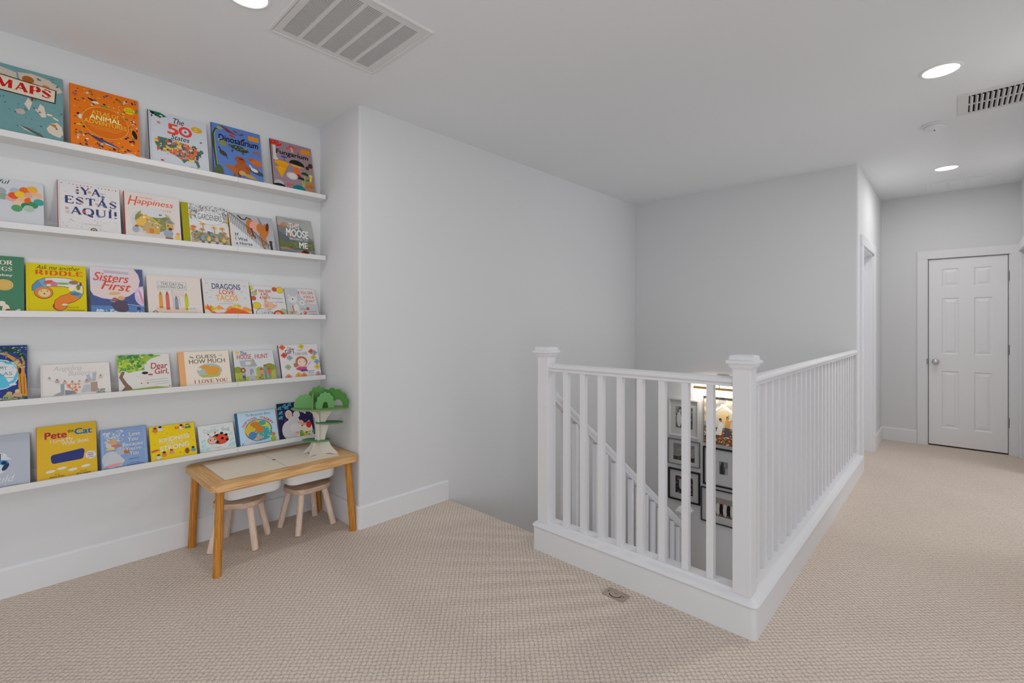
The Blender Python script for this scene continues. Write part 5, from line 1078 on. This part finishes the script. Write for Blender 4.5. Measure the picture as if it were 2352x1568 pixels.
# ================================================================== TOY TREE HOUSE
tt = empty('toy_tree', (1.410, 3.024, TZ - 0.002), 0, 'wooden toy tree house with green platforms and leafy crown on the low table', 'toy')
def board(name, outline, th, ang, at, m, holes=(), z0=0):
    """vertical plywood board; outline in (across, up)"""
    b = MB()
    def W3(p, t):
        ca, sa = math.cos(ang), math.sin(ang)
        return (at[0] + p[0] * ca - t * sa, at[1] + p[0] * sa + t * ca, z0 + p[1])
    n = len(outline)
    vs = [W3(p, -th / 2) for p in outline] + [W3(p, th / 2) for p in outline]
    b.add(vs, [tuple(range(n))[::-1], tuple(range(n, 2 * n))] + [(i, (i + 1) % n, (i + 1) % n + n, i + n) for i in range(n)], m)
    return b.build(name, tt, bevel=0.0012)
th_ = 0.011
root = [(p_[0] * 1.14, p_[1]) for p_ in [(-.105, 0), (-.075, .004), (-.068, .012), (-.060, .0), (-.035, .0), (-.03, .03), (-.024, .055), (-.018, .03), (-.012, 0), (.03, 0), (.06, .008), (.085, .002), (.105, .0), (.098, .016), (.082, .03), (.062, .055), (.050, .082), (-.048, .082), (-.062, .05), (-.085, .022)]]
board('trunk_base', root, th_, math.radians(-52), (0, 0), PLY)
root2 = [(-.095, 0), (-.06, .006), (-.03, .0), (.02, 0), (.026, .03), (.033, .045), (.039, .02), (.044, 0), (.095, 0), (.08, .02), (.06, .045), (.05, .082), (-.05, .082), (-.066, .04)]
board('trunk_base', root2, th_, math.radians(20), (0, 0.0), PLY)
mid = [(-.034, .09), (.030, .09), (.036, .12), (.052, .17), (.058, .196), (.05, .2), (-.032, .2), (-.028, .15)]
board('trunk', mid, th_, math.radians(-46), (0, 0), PLY); board('trunk', [(p[0] * .8, p[1]) for p in mid], th_, math.radians(40), (0, 0), PLY)
upt = [(-.03, .206), (.034, .206), (.05, .235), (.075, .27), (.085, .288), (-.09, .288), (-.05, .262), (-.034, .23)]
board('trunk', upt, th_, math.radians(-46), (0, 0), PLY); board('trunk', [(p[0] * .8, p[1]) for p in upt], th_, math.radians(40), (0, 0), PLY)
def cloud(rx, ry, n, seed, wob=0.06):
    R_ = random.Random(seed); ph = R_.random() * 6; pts = []
    for i in range(72):
        a = 2 * PI * i / 72; k = 1 + wob * abs(math.sin(n * a / 2 + ph)) - wob * 0.4
        pts.append((rx * k * math.cos(a), ry * k * math.sin(a)))
    return pts
def plat(cx, cy, z, rx, ry, n, seed, m, ang, th=0.009):
    b = MB(); r = ang; P = [(cx + x * math.cos(r) - y * math.sin(r), cy + x * math.sin(r) + y * math.cos(r)) for x, y in cloud(rx, ry, n, seed)]
    b.prism(P, z, z + th, m); return tag(b.build('platform', tt, bevel=0.0012), 'green stained oval platform')
R45 = math.radians(-46)
plat(-.014, .022, .082, .088, .05, 7, 2, GREEN[4], R45); plat(.045, -.035, .196, .086, .05, 7, 4, GREEN[4], R45); plat(0, 0, .289, .178, .095, 15, 6, GREEN[3], R45)
def leafboard(cx, cy, ang, w_, h_, m, seed, arch=True, ao=0.0):
    top = []
    nb = 7
    for i in range(nb * 6 + 1):
        t = i / (nb * 6); a = PI * t
        k = 1 + 0.09 * abs(math.sin(a * nb / 1.0)) - 0.03
        top.append((-w_ * math.cos(a) * k, h_ * (math.sin(a) ** 0.8) * k))
    if arch:
        aw = w_ * 0.30; ar = [(ao + aw * math.cos(a), h_ * 0.42 * math.sin(a) ** 0.7) for a in [PI * i / 12 for i in range(13)]]
        out = [(-w_ * .97, 0)] + top[1:-1] + [(w_ * .97, 0)] + ar
        out = out[::1]
        # closing order: left base, crown, right base, arch from right to left
    else: out = [(-w_ * .97, 0)] + top[1:-1] + [(w_ * .97, 0)]
    o = board('leaf_board', out, th_, ang, (cx, cy), m, z0=.298)
    return tag(o, 'green leafy plywood board')
leafboard(.065, -.030, R45, .105, .118, GREEN[2], 3, True, .040)
leafboard(-.075, .050, R45, .070, .085, GREEN[1], 4, False)
leafboard(.012, -.045, math.radians(-12), .058, .100, GREEN[1], 5)
leafboard(-.050, -.005, math.radians(62), .052, .096, GREEN[0], 6)
leafboard(.010, .045, math.radians(-40), .070, .130, GREEN[0], 7, False)

# ================================================================== GALLERY WALL IN THE STAIRWELL
def frame_pic(yc, zc, w_, h_, fw, m, label, cat='picture', mw=None, photo=None, draw=None, depth=0.022, cat_name='framed_photo'):
    o = empty(cat_name, (X_BACK, yc, zc), 0, label, cat, 'framed pictures on the stairwell wall')
    hw_, hh = w_ / 2, h_ / 2
    b = MB()
    rings = []
    for s_, x in ((0, 0), (0, -depth), (fw, -depth), (fw, -0.006)):
        rings.append([(x, -hw_ + s_, -hh + s_), (x, hw_ - s_, -hh + s_), (x, hw_ - s_, hh - s_), (x, -hw_ + s_, hh - s_)])
    fs = [(k * 4 + a, k * 4 + (a + 1) % 4, (k + 1) * 4 + (a + 1) % 4, (k + 1) * 4 + a) for k in range(3) for a in range(4)]
    b.add([p for r in rings for p in r], fs, m); b.build('frame', o)
    iw, ih = hw_ - fw, hh - fw
    if photo:
        b = MB(); pw, ph_ = photo[0] / 2, photo[1] / 2
        L = [[(-0.0062, -iw, -ih), (-0.0062, iw, -ih), (-0.0062, iw, ih), (-0.0062, -iw, ih)], [(-0.0062, -pw, -ph_), (-0.0062, pw, -ph_), (-0.0062, pw, ph_), (-0.0062, -pw, ph_)], [(-0.0045, -pw, -ph_), (-0.0045, pw, -ph_), (-0.0045, pw, ph_), (-0.0045, -pw, ph_)]]
        b.add([p for r in L for p in r], [(k * 4 + a, k * 4 + (a + 1) % 4, (k + 1) * 4 + (a + 1) % 4, (k + 1) * 4 + a) for k in range(2) for a in range(4)], MATBOARD)
        b.build('mat_board', o)
    else: pw, ph_ = iw, ih
    b = MB(); b.box(-0.0044, -0.002, -pw, pw, -ph_, ph_, ink((130, 130, 130)))
    a = Art(b, 2 * pw, 2 * ph_, lambda x, y, d: (-0.0044 - d, pw - x, y - ph_), 0.00004)
    draw(a); tag(b.build('print', o), None)
    return o
def ph_bw1(a): a.R(0, 0, 1, 1, (84, 84, 84)).S(60, 0, .3, 1, 1, [(60, 60, 60), (110, 110, 110), (130, 130, 130)], .07, .05, 2).E(.2, .4, .14, .35, (176, 176, 176)).E(.65, .45, .16, .42, (180, 180, 180)).E(.25, .8, .07, .08, (150, 150, 150))
def ph_bw2(a): a.R(0, .2, 1, 1, (120, 120, 120)).S(40, 0, .4, 1, 1, [(130, 130, 130), (112, 112, 112)], .15, .05, 3).R(0, 0, 1, .22, (64, 58, 54)).S(20, 0, .05, 1, .2, [(84, 72, 64), (50, 46, 42)], .09, .03, 4)
def ph_bw3(a): a.R(0, 0, 1, 1, (48, 46, 46)).S(70, 0, 0, 1, 1, [(90, 88, 86), (30, 30, 30), (120, 116, 112)], .06, .05, 5).E(.3, .55, .1, .3, (150, 146, 142)).E(.5, .7, .09, .1, (170, 160, 154)).E(.7, .5, .12, .35, (40, 38, 38))
def ph_bw4(a): a.R(0, 0, 1, 1, (110, 110, 110)).P([(.1, 0), (.1, .6), (.35, 1), (.5, .9), (.55, 0)], (48, 48, 50)).R(.7, 0, 1, .5, (140, 140, 140)).E(.62, .35, .06, .3, (64, 64, 66)).E(.62, .7, .05, .06, (150, 146, 142))
def ph_bw5(a):
    a.R(0, 0, 1, 1, (126, 122, 118)).R(0, 0, 1, .25, (90, 88, 86))
    for i, x in enumerate((.1, .24, .38, .52, .66, .80, .93)): a.E(x, .38, .08, .34, (30, 26, 26) if i % 2 else (176, 172, 168)).E(x, .78, .04, .08, (160, 120, 100)).R(x - .03, 0, x, .15, (150, 110, 96))
def ph_paint(a):
    a.R(0, .36, 1, 1, (150, 140, 128)).S(50, 0, .5, 1, 1, [(176, 164, 146), (120, 118, 120), (196, 182, 160), (150, 140, 130)], .12, .035, 2).R(0, .36, 1, .46, (140, 150, 160))
    a.R(0, 0, 1, .36, (92, 72, 52)).S(260, 0, 0, 1, .36, [(176, 80, 50), (190, 150, 120), (60, 66, 40), (200, 120, 60), (80, 90, 50), (190, 176, 160)], .022, .016, 3)
    a.P([(.2, .62), (.48, .80), (.46, .84), (.16, .64)], (200, 196, 190)).P([(.42, .84), (.50, .86), (.84, .66), (.8, .61), (.5, .78)], (200, 196, 190)).R(.25, .36, .76, .64, (180, 178, 172)).P([(.25, .63), (.48, .78), (.76, .63)], (180, 178, 172)).E(.5, .6, .16, .13, (206, 184, 140))
    a.P([(.28, .2), (.44, .2), (.5, .42), (.42, .5), (.38, .42)], (200, 196, 190)).E(.42, .53, .035, .03, (60, 44, 40)).E(.43, .5, .025, .025, (150, 100, 76)).P([(.52, .36), (.66, .38), (.68, .52), (.56, .54)], (200, 150, 76)).R(.53, .18, .64, .37, (70, 74, 84)).E(.60, .58, .035, .035, (130, 90, 60)).L([(.58, .52), (.64, .64)], .025, (190, 130, 90)).L([(.66, .5), (.76, .56)], .025, (190, 130, 90))
frame_pic(2.214, 0.285, .340, .415, .014, WHITEF, 'white framed black and white photo, uppermost of the left column on the stairwell wall', photo=(.192, .237), draw=ph_bw1, depth=.028)
frame_pic(2.217, -.103, .362, .281, .006, GREYF, 'thin grey framed beach photo, middle of the left column on the stairwell wall', photo=(.242, .185), draw=ph_bw2)
frame_pic(2.214, -.468, .360, .350, .016, BLACK, 'black framed group photo, lowest of the left column on the stairwell wall', photo=(.199, .193), draw=ph_bw3)
frame_pic(1.790, .303, .412, .510, .004, mat('canvas_edge', (120, 116, 110)), 'painting of a couple dancing in a flower field under the brass picture light', cat='painting', cat_name='framed_painting', draw=ph_paint, depth=.030)
frame_pic(1.791, -.190, .420, .408, .016, BLACK, 'black framed small photo with a wide white mat, below the painting', photo=(.090, .136), draw=ph_bw4)
frame_pic(1.745, -.608, .555, .362, .007, BLACK, 'thin black framed wide group photo, lowest on the stairwell wall behind the corner post', photo=(.262, .196), draw=ph_bw5)
# brass picture light
pl = empty('picture_light', (X_BACK, 1.793, 0.66), 0, 'brass bar picture light glowing above the painting in the stairwell', 'picture light')
b = MB(); b.box(-0.012, 0, -0.062, 0.062, 0.075, 0.128, BRASS); b.build('wall_plate', pl, bevel=0.003)
b = MB(); b.tube((-0.012, 0, 0.10), (-0.09, 0, 0.085), 0.005, 0.005, BRASS, 12); b.tube((-0.09, 0, 0.085), (-0.125, 0, 0.0), 0.005, 0.005, BRASS, 12); b.build('arm', pl, smooth=True)
b = MB(); b.prism([(-0.142, -0.018), (-0.108, -0.018), (-0.108, -0.012), (-0.118, 0.006), (-0.134, 0.006), (-0.142, -0.010)], -0.262, 0.262, BRASS, axis='y')
b.v = [(v[0], v[1], v[2]) for v in b.v]
b.build('bar_shade', pl)
b = MB(); b.box(-0.106, -0.1045, -0.25, 0.25, -0.020, -0.008, emis('warm_strip', (1.0, 0.86, 0.62), 4.0)); b.build('led_strip', pl)
area('picture_lamp', (-0.102, 0, -0.020), (0, math.radians(-62), 0), 0.02, 0.50, 3.2, (1.0, 0.90, 0.75), 'RECTANGLE', pl)
